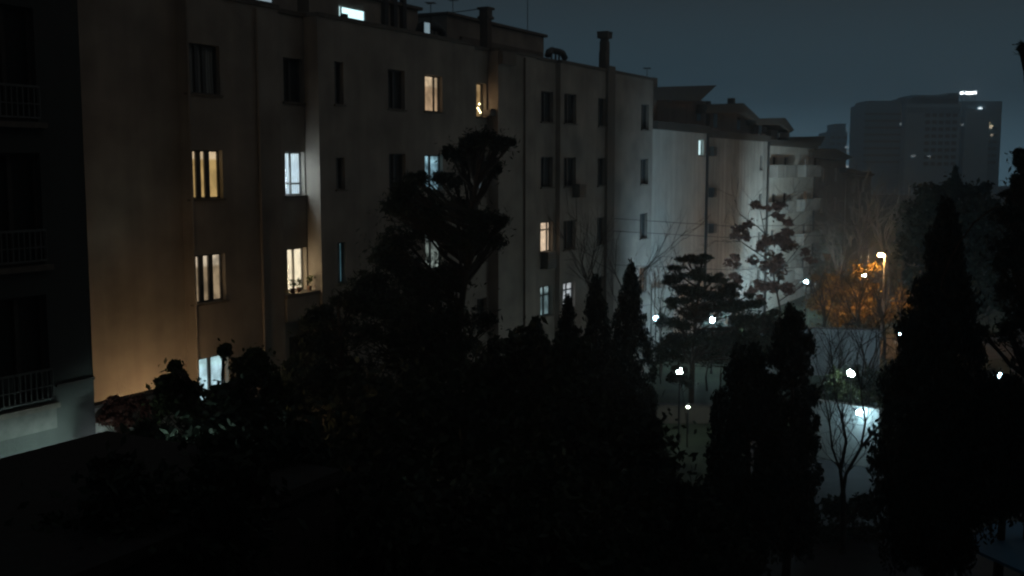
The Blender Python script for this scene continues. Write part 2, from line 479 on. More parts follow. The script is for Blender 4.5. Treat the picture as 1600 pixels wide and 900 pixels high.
MB().box(uc - .34, -.42, ROOF + .14, uc - .21, -.05, ROOF + 1.05).build('chimney', M['brick'], main)
um = fm.u(775, .2)
chimney(main, um, .3, .38, ROOF + .14, fm.hit(775, 16, -.3)[1], 1)
MB().box(um - .3, -.72, ROOF - .55, um + .9, -.502, ROOF - .02).build('chimney_base', M['pilaster'], main)

# roof-top rooms
def roof_room(root, fr, pxa, pxb, ytop, setback, depth, mat='plaster_main', z0=ROOF + .15, cap='coping'):
    a = fr.u(pxa, -setback); b = fr.u(pxb, -setback)
    zt = fr.hit((pxa + pxb) / 2, ytop, -setback)[1]
    o = MB().box(a, setback, z0, b, setback + depth, zt).build('rooftop_room', M[mat], root)
    MB().box(a - .15, setback - .15, zt + .002, b + .15, setback + depth + .15, zt + .13).build('room_roof', M[cap], o)
    return a, b, zt, o
a, b, zt, o = roof_room(main, fm, 488, 655, -2, 1.4, 5)
# lit clerestory
ca = fm.u(534, -1.4); cb = fm.u(571, -1.4)
z_lo = fm.hit(552, 31, -1.4)[1]; z_hi = fm.hit(552, 14, -1.4)[1]
wo = window(main, ca, cb, z_lo, z_hi, 1.14, pane=emit('fluorescent_room', (.62, .95, 1.0), 1.5), bars=(), sill=False, fw=.03, label='low clerestory window glowing bright cyan white')
MB().box(ca - .1, 1.2, z_lo - .05, ca + .28, 1.27, z_lo + .12).build('blind', M['frame'], wo)
for px in (608, 622, 636):
    uu = fm.u(px, -1.2)
    MB().box(uu - .12, 1.22, ROOF + .3, uu + .12, 1.398, ROOF + 2.2).build('vent_pipe', M['duct'], main)
ca = fm.u(398, -1.4); cb = fm.u(432, -1.4)
z_lo = fm.hit(415, 4, -1.4)[1]
roof_room(main, fm, 330, 470, -60, 1.45, 5)
window(main, ca, cb, z_lo, z_lo + .9, 1.20, pane=emit('dim_stair_room', (.45, .6, .68), .45), bars=(), sill=False, fw=.03, label='rooftop window with pale light at the top edge')
a2, b2, zt2, o2 = roof_room(main, fm, 700, 849, 41, 1.6, 4)
# dark band of parapet on the low room
MB().box(a2 + 1, 1.45, ROOF + .15, b2 - .4, 1.597, ROOF + .75).build('room_plinth', M['pilaster'], main)

def cooler_duct(px0, px1, ytop, setback, label):
    """bent sheet-metal duct arching over the roof edge on legs"""
    a = fm.u(px0, -setback); b = fm.u(px1, -setback)
    zt = fm.hit((px0 + px1) / 2, ytop, -setback)[1] - .12
    r = empty('roof_duct', fm.world((a + b) / 2, setback, ROOF + .14), RZ)
    L = (b - a) / 2; h = zt - ROOF - .14
    tag(r, label, 'duct', 'ducts on the roof edge')
    MB().tube([(-L, 0, h * .45), (-L * .9, 0, h * .8), (-L * .55, 0, h), (L * .2, 0, h), (L * .7, 0, h * .93), (L, 0, h * .55)], .16, 8).build('duct_tube', M['duct'], r, True)
    for x in (-L * .55, -L * .1, L * .3):
        MB().tube([(x, 0, 0), (x, 0, h - .1)], .05, 6).build('leg', M['duct'], r)
    MB().box(-L * .7, -.25, 0.0, L * .4, .25, .1).build('base_plate', M['duct'], r)
    return r
cooler_duct(657, 693, 36, .6, 'black arched duct on the roof edge beside the rooftop room')
cooler_duct(855, 882, 76, .5, 'black arched duct on legs between low rooftop room and far chimney')
# small pale panel glowing under the near duct
a = fm.u(666, -.3); b = fm.u(674, -.3)
pl = empty('panel_light', fm.world((a + b) / 2, .3, ROOF + .14), RZ)
tag(pl, 'small dim white light panel under the arched duct on the roof', 'light')
MB().box(-.16, 0, .12, .16, .05, .6).build('lamp_panel', emit('panel_glow', (.5, .7, .8), .35), pl)
MB().box(-.2, .052, 0, .2, .1, .64).build('housing', M['metal'], pl)

def antenna(pos, h, label, spread=.5):
    r = empty('antenna', pos, RZ + .3); tag(r, label, 'antenna', 'television antennas on the roofs')
    MB().tube([(0, 0, 0), (0, 0, h)], .018, 6).build('mast', M['metal'], r)
    b = MB(); b.tube([(-spread, 0, h - .05), (spread, 0, h + .05)], .014, 5)
    for k in range(5):
        x = -spread * .8 + k * spread * .4
        b.tube([(x, -.22, h), (x, .22, h)], .008, 4)
    b.build('aerial', M['metal'], r)
antenna(fm.world(fm.u(1009, -.5), .5, ROOF + .1), .75, 'thin antenna at the far corner of the long block')
antenna(fm.world(fm.u(709, -3), 3, zt2), 1.1, 'thin antenna on the low rooftop room, left end', .4)
antenna(fm.world(fm.u(824, -3), 3, zt2 + .1), 2.2, 'tall thin antenna on the low rooftop room, right end', .15)
antenna(fm.world(fm.u(675, -2), 2, ROOF + .1), 1.9, 'thin antenna beside the arched duct', .3)
# wire to the near chimney
A_ = fm.world(fm.u(657, -1.4), 1.4, fm.hit(657, 22, -1.4)[1]); B_ = fm.world(um, .3, fm.hit(775, 17, -.3)[1])
tag(MB().tube([A_, A_.lerp(B_, .5) + Vector((0, 0, -.06)), B_], .02, 5).build('roof_wire', M['cable']), 'dark wire stretched from rooftop room to square chimney', 'wire')

# evaporative coolers on the facade
def cooler(px, py, p, wd, hg, label):
    u_, z_ = fm.hit(px, py, p)
    r = empty('air_conditioner', fm.world(u_, -p, z_ - hg / 2), RZ); tag(r, label, 'air conditioner', 'air conditioners on the facade')
    MB().box(-wd/2, -.42, 0, wd/2, -.06, hg).build('casing', M['ac'], r)
    g_ = MB()
    for k in range(5): g_.box(-wd/2 + .05, -.435, .08 + k * hg/6, wd/2 - .05, -.421, .11 + k * hg/6)
    g_.build('grille', M['metal'], r)
    MB().box(-wd/2, -.4, -.05, wd/2, 0, -.005).build('bracket', M['metal'], r)
cooler(899, 297, .5, .75, .6, 'air conditioner box under a second-row window of the long block')
cooler(851, 405, .25, .9, .75, 'dark air conditioner box under the peach lit window')
cooler(757, 176, 0.0, .5, .2, 'small box under the orange lit window')

# plants on the sill of the ivory window
def tuft(mb_v, mb_f, c, r, n, size, rng):
    for _ in range(n):
        d = rng.normal(size=3); d /= np.linalg.norm(d)
        q = np.array(c) + d * r * rng.random() ** .4
        a = rng.normal(size=3); a /= np.linalg.norm(a); b_ = np.cross(a, d); b_ /= np.linalg.norm(b_) + 1e-6
        i = len(mb_v)
        mb_v += [tuple(q - a*size*.5), tuple(q + b_*size*.3), tuple(q + a*size*.5), tuple(q - b_*size*.3)]
        mb_f.append((i, i+1, i+2, i+3))
rng0 = np.random.default_rng(5)
for k, (px, py, hh, lab) in enumerate(((456, 440, .42, 'leftmost small plant below the ivory lit window'), (466, 438, .38, 'middle small plant below the ivory lit window'),
                       (482, 432, .5, 'leafy plant against the glowing side wall'), (493, 430, .5, 'tallest leafy plant at the outer edge of the glowing recess'))):
    u_, z_ = fm.hit(px, 447, .15)
    r = empty('potted_plant', fm.world(u_, -.18, rows[3] - .85), RZ); tag(r, lab, 'potted plant', 'plants on the recess ledge')
    MB().tube([(0, 0, 0), (0, 0, .16)], .07, 10, .09).build('pot', M['pot'], r)
    b = MB(); b.tube([(0, 0, .15), (0.02, 0, hh * .7)], .01, 4)
    b.build('stem', M['bark'], r)
    b = MB(); tuft(b.v, b.f, (0, 0, hh * .8), .15, 45, .10, rng0); b.build('foliage', M['flower_leaf'], r)
MB().box(u_b + .05, -.42, rows[3] - .98, u_c - .002, .098, rows[3] - .86).build('balcony_ledge', M['pilaster'], main)
MB().box(u_b + .05, -.40, rows[3] - 1.75, u_c - .002, .098, rows[3] - .985).build('balcony_apron', M['plaster_main'], main)

# ------------------------------------------------------------------ left wing, nearest building
fl = Frame(W(132, 263, 25.0))
left = empty('apartment_building', fl.o, RZ)
tag(left, 'dark grey apartment block with railed windows cut off by the left edge', 'building')
ul = fl.u(63); u0l = -9.0
hl = []; zb = H - 5.17
for k in range(4):
    hl.append((ul - 1.95, ul, zb - .02 + 3.1 * k, zb + 2.4 + 3.1 * k))
lw = MB()
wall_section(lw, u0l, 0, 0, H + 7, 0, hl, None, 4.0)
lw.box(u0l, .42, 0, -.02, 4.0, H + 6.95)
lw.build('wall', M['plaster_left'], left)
MB().box(u0l, -.1, H + 7.002, .1, 4.1, H + 7.2).build('roof', M['roof'], left)
for k, (a, b, c, d) in enumerate(hl):
    wo = window(left, a, b, c, d, 0, pane='glass_wing', bars=(.33, .66), sill=False, fmat='roof', name='balcony_door')
    rl = MB(); n_ = 14
    rl.box(a, -.1, c + .72, b, -.06, c + .77).box(a, -.1, c + .06, b, -.06, c + .1).box(a, -.1, c + .36, b, -.06, c + .385)
    for q in range(n_ + 1):
        x = a + (b - a) * q / n_; rl.box(x - .014, -.093, c + .1, x + .014, -.067, c + .72)
    rl.build('railing', M['rail'], left)
    MB().box(a - .1, -.16, c - .14, b + .12, -.004, c - .02).build('door_sill', M['sill'], left)
MB().box(ul + .12, -.06, zb + .28, 0.0, -.003, zb + .34).build('string_course', M['roof'], left)
MB().box(ul - 2.2, -.1, zb - .62, ul + .05, -.003, zb - .16).build('pale_panel', M['concrete_dark'], left)

# flat-roofed annex whose roof edge crosses the lower left corner
fa = Frame(W(0, 715, 20.0)); za = W(0, 715, 20.0).z
an = empty('annex_building', fa.o, RZ); tag(an, 'low annex with flat black roof in the lower left corner', 'building')
MB().box(-8, -6, 0, 2.4, -.02, za - .22).build('wall', M['roof'], an)
MB().box(-8.1, -6.1, za - .218, 2.5, 0, za - .02).build('roof', M['roof'], an)
# whitewashed garden wall behind the shrubs
fg = Frame(W(150, 263, 26.2))
gw = MB().box(-.6, 0, 0, 2.8, .22, W(150, 634, 26.2).z)
o = gw.build('wall_face', M['plaster_pale'])
gwr = empty('garden_wall', fg.o, RZ); o.parent = gwr
MB().box(-.65, -.05, W(150, 634, 26.2).z + .002, 2.85, .27, W(150, 634, 26.2).z + .07).build('coping', M['coping'], gwr)
tag(gwr, 'whitewashed garden wall between the grey block and the shrubs', 'wall')

own = empty('apartment_building', (0, 0, 0), 0)  # unseen block and side wing, put in to shade the near facade
tag(own, 'unseen block the view is taken from, with a side wing added to shade the near facade', 'building')
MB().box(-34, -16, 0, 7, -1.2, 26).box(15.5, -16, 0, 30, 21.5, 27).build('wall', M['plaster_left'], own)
MB().box(-34.2, -16.2, 26.002, 7.2, -1.0, 26.3).box(15.3, -16.2, 27.002, 30.2, 21.7, 27.3).build('roof', M['roof'], own)
# ------------------------------------------------------------------ second row of blocks beyond
fs = Frame(W(1020, 263, 68.0))
def roof_z(k): return H + (2.42, 2.15, 1.88, 0.0)[k]
edges = [1019, 1104, 1197, 1272]
blk = []
labs = ['pale block lit blue white, directly behind the long beige block', 'dim grey block behind the reddish tree, second in the far row', 'block with stacked balconies at the end of the lit row']
mats = ['plaster_pale', 'plaster_mid', 'plaster_pale']
for k in range(3):
    a = fs.u(edges[k]); b = fs.u(edges[k+1])
    zt = roof_z(k)
    base = empty('apartment_building', fs.world(a, 0, 0), RZ); tag(base, labs[k], 'building', 'row of lower blocks')
    L = b - a
    op = []
    if k == 0: op = [(fs.u(1091) - a, fs.u(1099) - a, fs.hit(1095, 243)[1], fs.hit(1095, 218)[1])]
    if k == 2:
        for r in range(4):
            zc = zt - 1.55 - r * 3.1
            for t in (.12, .34, .78): op.append((L * t, L * t + 1.3, zc - .95, zc + .65))
    if k == 1:
        for r in range(4):
            zc = zt - 1.7 - r * 3.1
            op.append((L * .85, L * .85 + .9, zc - .6, zc + .6))
    mb = MB()
    yf = 0.0 if k != 1 else -.12
    wall_section(mb, 0, L, 0, zt, yf, op, 6.0 if k else 3.0, 6.0)
    mb.box(0.02, .42, 0, L - .02, 12, zt - .02)
    mb.build('wall', M[mats[k]], base)
    for i, (x0, x1, z0, z1) in enumerate(op):
        pn = 'glass_dark'
        if k == 0: pn = emit('stair_strip', (.65, .92, .95), 1.1)
        if k == 2 and i == 2: pn = emit('far_room_a', (.55, .62, .62), .16)
        if k == 2 and i == 5: pn = emit('far_room_b', (.75, .55, .38), .14)
        window(base, x0, x1, z0, z1, yf, pane=pn, bars=() if k == 0 else (.5,), label='tall slot window lit white' if k == 0 else None)
    # eave / roof
    MB().box(-.1, -.35, zt + .002, L - .003, 12.1, zt + .50).build('roof', M['eave'], base)
    MB().tube([(L - .12, yf - .1, 0), (L - .12, yf - .1, zt)], .1, 8).build('downpipe', M['metal'], base)
    if k == 2:
        for r in range(4):
            zc = zt - 1.55 - r * 3.1 - 1.0
            for q, (x0, x1) in enumerate(((0.6, L * .34 + 1.6), (L * .62, L - .3))):
                bx = MB().box(x0, -.8, zc - .12, x1, -.003, zc).build('balcony', M['plaster_mid'], base)
                MB().box(x0, -.8, zc + .002, x1, -.7, zc + .95).box(x0, -.698, zc + .002, x0 + .1, -.003, zc + .95).box(x1 - .1, -.698, zc + .002, x1, -.003, zc + .95).build('parapet', M['plaster_mid'], bx)
    blk.append((base, a, b, zt, L))
# air conditioners on the pale block
for py, lab in ((236, 'upper'), (300, 'middle'), (356, 'lower')):
    u_, z_ = fs.hit(1110, py, .15)
    r = empty('air_conditioner', fs.world(u_, -.12, z_ - .3), RZ)
    tag(r, lab + ' small dark box beside the downpipe between the two far blocks', 'air conditioner', 'air conditioners on the facade')
    MB().box(-.35, -.4, 0, .35, -.02, .6).build('casing', M['metal'], r)
    MB().box(-.4, -.38, -.06, .4, 0, -.004).build('bracket', M['metal'], r)

# penthouses with flared roofs: profile at the wall plane, pushed 6 m deep
def profile(pts, fr, sb, u_off, depth, z_off=0.0, y_at=None):
    q = [fr.hit(x, y, -sb) for x, y in pts]; q = [(u - u_off, z - z_off) for u, z in q]
    m = MB(); n = len(q); y0 = sb if y_at is None else y_at
    m.v = [(u, y0, z) for u, z in q] + [(u, y0 + depth, z) for u, z in q]
    m.f = [tuple(range(n)), tuple(range(2 * n - 1, n - 1, -1))] + [(k, k + n, (k + 1) % n + n, (k + 1) % n) for k in range(n)]
    return m
def penthouse(bi, px0, px1, ywall, roof_px, win_px=()):
    base, a, b, zt, L = blk[bi]; sb = 1.0
    u0 = fs.u(px0, -sb) - a; u1 = fs.u(px1, -sb) - a
    zw = fs.hit(px1, ywall, -sb)[1]
    o = MB().box(u0, sb, zt + .505, u1, sb + 6, zw).build('penthouse', M['plaster_far'], base)
    profile(roof_px, fs, .2, a, 7.2).build('penthouse_roof', M['eave'], o)
    for x in win_px:
        uu = fs.u(x, -sb) - a; wz = zt + .5 + (zw - zt - .5) * .5
        MB().box(uu - .4, sb - .03, wz - .5, uu + .4, sb - .003, wz + .5).build('penthouse_window', M['glass_dark'], o)
penthouse(0, 1021, 1101, 158, [(1021, 156), (1095, 157), (1120, 133), (1021, 136)], (1090,))
penthouse(1, 1107, 1170, 178, [(1103, 177), (1166, 176), (1180, 188), (1187, 185), (1162, 161), (1106, 163)], (1116, 1152))
penthouse(1, 1176, 1196, 198, [(1183, 195), (1222, 195), (1236, 207), (1241, 203), (1227, 184), (1183, 186)], (1186,))
penthouse(2, 1204, 1232, 206, [(1199, 207), (1200, 207), (1200, 208), (1199, 208)], (1215,))
penthouse(2, 1240, 1264, 226, [(1232, 225), (1282, 228), (1290, 213), (1232, 215)], (1252,))
base, a, b, zt, L = blk[0]
x = fs.u(1021, -.3) - a
MB().box(x - .2, .3, zt + .3, x + .5, 1.0, fs.hit(1022, 122, -.5)[1]).build('chimney', M['brick'], base)
base, a, b, zt, L = blk[1]
x = fs.u(1145, -2) - a
MB().box(x - .25, 2, zt + .3, x + .25, 2.5, fs.hit(1145, 153, -2)[1]).build('chimney', M['brick'], base)
x = fs.u(1105, -1.5) - a
MB().box(x - .1, 1.5, zt + .3, x + .6, 2.1, fs.hit(1108, 158, -1.5)[1]).build('chimney', M['brick'], base)

# darker blocks beyond the balconies
def far_block(px0, px1, ytop, back, label, roof_px):
    a = fs.u(px0, -back); b = fs.u(px1, -back); zt = fs.hit(px0, ytop, -back)[1]
    r = empty('apartment_building', fs.world(a, back, 0), RZ); tag(r, label, 'building', 'row of lower blocks')
    L = b - a; op = []
    for q in range(3):
        for t in (.2, .6): op.append((L * t, L * t + 1.2, zt - 2.4 - 3.1 * q, zt - 1.0 - 3.1 * q))
    mb = MB(); wall_section(mb, 0, L, 0, zt, 0, op, 8, 8); mb.box(.02, .42, 0, L - .02, 12, zt - .02)
    mb.build('wall', M['plaster_far'], r)
    for o4 in op: window(r, *o4, 0, pane='glass_dark')
    rf = profile(roof_px, fs, back - .9, a, 12, 0.0, -.9)
    rf.build('roof', M['eave'], r)
far_block(1272, 1322, 247, .6, 'dark block with flared roof just past the balconies', [(1268, 246), (1320, 251), (1334, 246), (1305, 232), (1268, 235)])
far_block(1323, 1362, 268, .8, 'lowest dark block at the far end of the row', [(1322, 269), (1362, 276), (1368, 272), (1322, 262)])
u_, z_ = fs.hit(1322, 258, .0)

# ------------------------------------------------------------------ distant towers
def tower(name, label, px0, px1, ytop, d, mat, wins_spec, crown=None, depth=22, lights=(), ang=0.0):
    p0 = W(px0, 263, d); p1 = W(px1, 263, d); zt = W(px0, ytop, d).z
    r = empty(name, (p0.x, d, 0)); tag(r, label, 'tower')
    L = p1.x - p0.x
    bd = MB().box(0, 0, 0, L, depth, zt).build('wall', M[mat], r)
    if crown:
        for (t0, t1, yt) in crown:
            z2 = W((px0 + px1) / 2, yt, d).z
            MB().box(L * t0, 1.5, zt + .01, L * t1, depth - 2, z2).build('roof_block', M['tower_a'], r)
    (c0, c1, nx, z_top, nz, ww, hh) = wins_spec
    me = None
    for j in range(nz):
        for i in range(nx):
            x = L * (c0 + (c1 - c0) * i / max(1, nx - 1)); z = z_top - 3.1 * j
            if me is None:
                o = MB().box(-ww/2, -.12, -hh/2, ww/2, -.01, hh/2).build('window', M['tower_win'], r); me = o.data
            else:
                o = bpy.data.objects.new('window', me); C.objects.link(o); o.parent = r
            o.location = (x, 0, z)
    for (px, py, sx, sz, col, st) in lights:
        q = W(px, py, d)
        MB().box(q.x - p0.x - sx/2, -.6, q.z - sz/2, q.x - p0.x + sx/2, -.2, q.z + sz/2).build('lit_window', emit('far_light', col, st), r)
    return r
DT = 500.0
cw = (.85, .95, 1.0)
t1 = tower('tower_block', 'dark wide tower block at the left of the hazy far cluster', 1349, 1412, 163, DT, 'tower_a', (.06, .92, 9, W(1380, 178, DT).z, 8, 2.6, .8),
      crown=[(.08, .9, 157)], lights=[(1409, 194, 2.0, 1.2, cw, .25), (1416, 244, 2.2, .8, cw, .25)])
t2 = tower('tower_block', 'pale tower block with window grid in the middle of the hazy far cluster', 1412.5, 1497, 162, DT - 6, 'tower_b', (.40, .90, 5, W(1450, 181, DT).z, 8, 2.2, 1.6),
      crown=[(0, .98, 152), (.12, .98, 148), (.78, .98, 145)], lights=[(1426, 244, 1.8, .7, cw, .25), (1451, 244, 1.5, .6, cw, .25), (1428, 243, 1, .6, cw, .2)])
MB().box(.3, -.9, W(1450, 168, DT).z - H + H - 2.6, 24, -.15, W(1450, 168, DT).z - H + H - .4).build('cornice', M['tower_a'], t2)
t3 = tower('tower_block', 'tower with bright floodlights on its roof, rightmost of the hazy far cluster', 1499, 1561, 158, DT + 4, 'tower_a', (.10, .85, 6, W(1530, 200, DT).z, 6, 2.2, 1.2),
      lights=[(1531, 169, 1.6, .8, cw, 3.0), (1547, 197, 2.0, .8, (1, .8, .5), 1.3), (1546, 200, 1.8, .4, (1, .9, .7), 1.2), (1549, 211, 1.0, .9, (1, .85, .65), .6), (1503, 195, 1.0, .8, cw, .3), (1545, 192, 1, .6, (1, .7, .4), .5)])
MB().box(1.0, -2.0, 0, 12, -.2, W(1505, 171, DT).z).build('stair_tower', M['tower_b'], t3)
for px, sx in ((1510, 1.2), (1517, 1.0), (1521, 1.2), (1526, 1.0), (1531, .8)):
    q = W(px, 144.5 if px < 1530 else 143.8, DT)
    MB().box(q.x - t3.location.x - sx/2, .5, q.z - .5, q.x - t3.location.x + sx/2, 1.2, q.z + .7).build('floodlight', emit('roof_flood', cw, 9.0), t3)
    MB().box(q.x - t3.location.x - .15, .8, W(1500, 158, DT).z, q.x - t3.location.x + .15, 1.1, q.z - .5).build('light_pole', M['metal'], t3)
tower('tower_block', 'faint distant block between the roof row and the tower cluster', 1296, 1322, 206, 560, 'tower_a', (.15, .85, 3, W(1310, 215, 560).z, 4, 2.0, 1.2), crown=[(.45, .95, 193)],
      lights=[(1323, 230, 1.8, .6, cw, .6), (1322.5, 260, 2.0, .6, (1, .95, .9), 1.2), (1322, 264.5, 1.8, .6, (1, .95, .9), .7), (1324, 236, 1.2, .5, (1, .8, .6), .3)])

# ------------------------------------------------------------------ trees
def leaf_mesh(name, cen, size, mat, parent, rng, aspect=.45, updir=None):
    n = len(cen)
    a = rng.normal(size=(n, 3))
    if updir is not None: a = a * .45 + np.array(updir)
    a /= np.linalg.norm(a, axis=1)[:, None]
    b = np.cross(a, rng.normal(size=(n, 3))); b /= np.linalg.norm(b, axis=1)[:, None] + 1e-9
    s = size * (0.6 + 0.8 * rng.random((n, 1)))
    v = np.empty((n, 4, 3))
    v[:, 0] = cen - a * s * .5; v[:, 1] = cen + b * s * aspect * .5; v[:, 2] = cen + a * s * .5; v[:, 3] = cen - b * s * aspect * .5
    me = bpy.data.meshes.new(name)
    me.vertices.add(4 * n); me.vertices.foreach_set('co', v.reshape(-1).astype(np.float32))
    me.loops.add(4 * n); me.loops.foreach_set('vertex_index', np.arange(4 * n, dtype=np.int32))
    me.polygons.add(n); me.polygons.foreach_set('loop_start', np.arange(0, 4 * n, 4, dtype=np.int32))
    try: me.polygons.foreach_set('loop_total', np.full(n, 4, dtype=np.int32))
    except Exception: pass
    me.update(calc_edges=True); me.validate()
    me.materials.append(mat)
    o = bpy.data.objects.new(name, me); C.objects.link(o)
    if parent: o.parent = parent
    return o

def crown_points(blobs, dens, rng, clump=.28, flat=.8, leaf=.15):
    """blobs: (x,y,z,r). many small uneven sprays spread through each blob, with stray leaves between"""
    out = []
    for (x, y, z, r) in blobs:
        nc = max(8, int(42 * dens ** .5 * (1 if r < 1.5 else 2.0)))
        d = rng.normal(size=(nc, 3)); d /= np.linalg.norm(d, axis=1)[:, None]
        cc = d * (r * (0.15 + .85 * rng.random((nc, 1)) ** .6)) * rng.uniform(.8, 1.2, size=(nc, 1))
        cc[:, 2] *= flat
        tot = dens * 26 * max(r, .5) ** 2 / leaf ** 2
        w_ = rng.random(nc) ** 1.5 + .15; w_ /= w_.sum()
        cr_ = r * clump * .8 * (0.35 + 1.0 * rng.random(nc))
        for k in range(nc):
            nl = int(tot * .8 * w_[k]) + 4
            q = rng.normal(size=(nl, 3)) * .42
            st = rng.normal(size=3) * .35 + 1.0
            out.append(q * cr_[k] * np.abs(st) * np.array((1, 1, .7)) + cc[k] + np.array((x, y, z)))
        ns = int(tot * .22); q = rng.normal(size=(ns, 3)) * r * .66; q[:, 2] *= flat
        out.append(q + np.array((x, y, z)))
    return np.concatenate(out)

def branchy(mb, p, d, L, r, depth, rng, spread=.5, up=.25, seg=5, n=3):
    pts = [p]; q = Vector(p); dd = Vector(d).normalized()
    for k in range(3):
        dd = (dd + Vector(rng.normal(size=3)) * .12 + Vector((0, 0, up * .15))).normalized()
        q = q + dd * L / 3; pts.append(q.copy())
    mb.tube(pts, r, seg, r * .55, cap=False)
    if depth == 0: return
    for k in range(n):
        t = 1 + int(rng.integers(0, 3)) if k else 3
        nd = (dd + Vector(rng.normal(size=3)) * spread).normalized()
        branchy(mb, pts[t], nd, L * (.62 + .2 * rng.random()), r * .55, depth - 1, rng, spread, up, 4 if seg > 4 else 3, n)

def px_blobs(lst, d, rng, dj=1.5):
    out = []
    for (px, py, rp) in lst:
        rp = rp * 1.04
        dd = d + rng.uniform(-dj, dj)
        q = W(px, py, dd); r_ = rp * dd / F
        out.append((q.x, q.y, q.z, r_))
        for _ in range(2):
            o_ = rng.normal(size=3) * r_ * .62
            out.append((q.x + o_[0], q.y + o_[1], q.z + o_[2] * .6, r_ * rng.uniform(.35, .65)))
    return out

SEED = [10]
def tree(kind, label, cat, base_px, d, blobs, dens=1.0, leaf=.16, mat='dark_leaf', trunk_r=.22, clump=.28, flat=.8, aspect=.5, dj=1.5, group=None, limbs=True, bark='bark', updir=None):
    SEED[0] += 1; rng = np.random.default_rng(SEED[0])
    bl = px_blobs(blobs, d, rng, dj)
    bx = (base_px - 800) / F * d
    root = empty(kind, (bx, d, 0)); tag(root, label, cat, group)
    loc = Vector((bx, d, 0))
    bl = [(x - loc.x, y - loc.y, z, r) for x, y, z, r in bl]
    top = max(b[2] for b in bl); tb = max(bl, key=lambda b: b[2])
    mb = MB()
    pts = [Vector((0, 0, 0)), Vector((rng.uniform(-.1, .1), 0, top * .3)), Vector((tb[0] * .4, tb[1] * .4, top * .62)), Vector((tb[0] * .9, tb[1] * .9, top))]
    mb.tube(pts, trunk_r, 9, trunk_r * .15)
    if limbs:
        for (x, y, z, r) in bl:
            t = max(.15, min(.95, (z - r * .8) / top - .08))
            i = 0 if t < .3 else (1 if t < .62 else 2)
            lo = (0, .3, .62)[i]; hi = (.3, .62, 1)[i]
            s = pts[i].lerp(pts[i+1], (t - lo) / (hi - lo))
            e_ = Vector((x, y, z)); md = s.lerp(e_, .5) + Vector((0, 0, -.08 * (e_ - s).length))
            mb.tube([s, md, e_], trunk_r * .35, 5, trunk_r * .08)
            for _ in range(3):
                q = e_ + Vector(rng.normal(size=3)) * r * .5
                mb.tube([md, q], trunk_r * .12, 4, .01, cap=False)
    if not limbs:
        for k in range(7):
            t = .35 + .09 * k; sgn = (-1) ** k
            p0 = pts[1].lerp(pts[2], min(1, (t - .3) / .32)) if t < .62 else pts[2].lerp(pts[3], (t - .62) / .38)
            branchy(mb, p0, (sgn * rng.uniform(.6, 1.2), rng.normal() * .5, rng.uniform(.5, .9)), top * .24, trunk_r * .4, 3, rng, .5, .2, 5, 3)
    mb.build('trunk', M[bark], root)
    P = crown_points(bl, dens, rng, clump, flat, leaf)
    leaf_mesh('crown', P, leaf, M[mat], root, rng, aspect, updir)
    return root

def cypress(label, px, ytop, ybot, wpx, d, profile='cone', dens=1.0, leaf=.16, lean=0.0, group='cypresses', base_ground=True):
    SEED[0] += 1; rng = np.random.default_rng(SEED[0])
    q1 = W(px, ytop, d); q0 = W(px, ybot, d); z0 = max(.3, q0.z); z1 = q1.z; R = wpx / 2 * d / F
    root = empty('cypress_tree', (q1.x, d, 0)); tag(root, label, 'tree', group)
    MB().tube([(0, 0, 0), (0.05, 0, z0 + (z1 - z0) * .4), (0, 0, z1 - .3)], max(.1, R * .14), 8, .02).build('trunk', M['bark'], root)
    hgt = z1 - z0
    nc = int(170 + 22 * hgt * R)
    out = []
    for k in range(nc):
        t = rng.random() ** 1.1
        if profile == 'cone': rr = R * min(1, (1 - t) * 1.35 + .04) * min(1, .55 + t * 3)
        elif profile == 'spire': rr = R * min(1, ((1 - t) * 1.75) ** .85 + .03) * min(1, .6 + t * 3)
        else: rr = R * (max(0, 1 - (abs(t - .38) / .64) ** 2.0)) ** .6 + .05
        an = rng.uniform(0, 2 * math.pi); ra = rr * (0.15 + .8 * rng.random() ** .6)
        c = np.array((ra * math.cos(an), ra * math.sin(an), z0 + hgt * t))
        cr_ = max(.16, R * .26 * (1 - t * .6)) * rng.uniform(.6, 1.25)
        nl = int(dens * 150 * cr_ ** 2 / leaf ** 2 * .16) + 14
        q = rng.normal(size=(nl, 3)); q /= np.linalg.norm(q, axis=1)[:, None]; q *= cr_ * rng.random((nl, 1)) ** .5
        q[:, 2] *= 1.9
        out.append(q + c)
    leaf_mesh('crown', np.concatenate(out), leaf, M['cypress'], root, rng, .4, (0, 0, .8))
    return root

def bare_tree(label, px, d, ztop, depth=4, spread=.42, r=.14, mat='bark', group='bare trees', first=None, n=3, cat='tree'):
    SEED[0] += 1; rng = np.random.default_rng(SEED[0])
    x = (px - 800) / F * d
    root = empty('bare_tree', (x, d, 0)); tag(root, label, cat, group)
    L = ztop * .34
    MB().tube([(0, 0, 0), (.05, 0, L * .5), (0, 0.05, L)], r, 8, r * .8).build('trunk', M[mat], root)
    mb = MB()
    for k in range(3):
        a = rng.uniform(0, 6.28)
        branchy(mb, Vector((0, .05 * (k != 0), L * (1 - .12 * k))), (math.cos(a) * spread, math.sin(a) * spread, 1), L * .85, r * .62, depth - 1, rng, spread, .3, 5, n)
    mb.build('branches', M[mat], root)
    return root

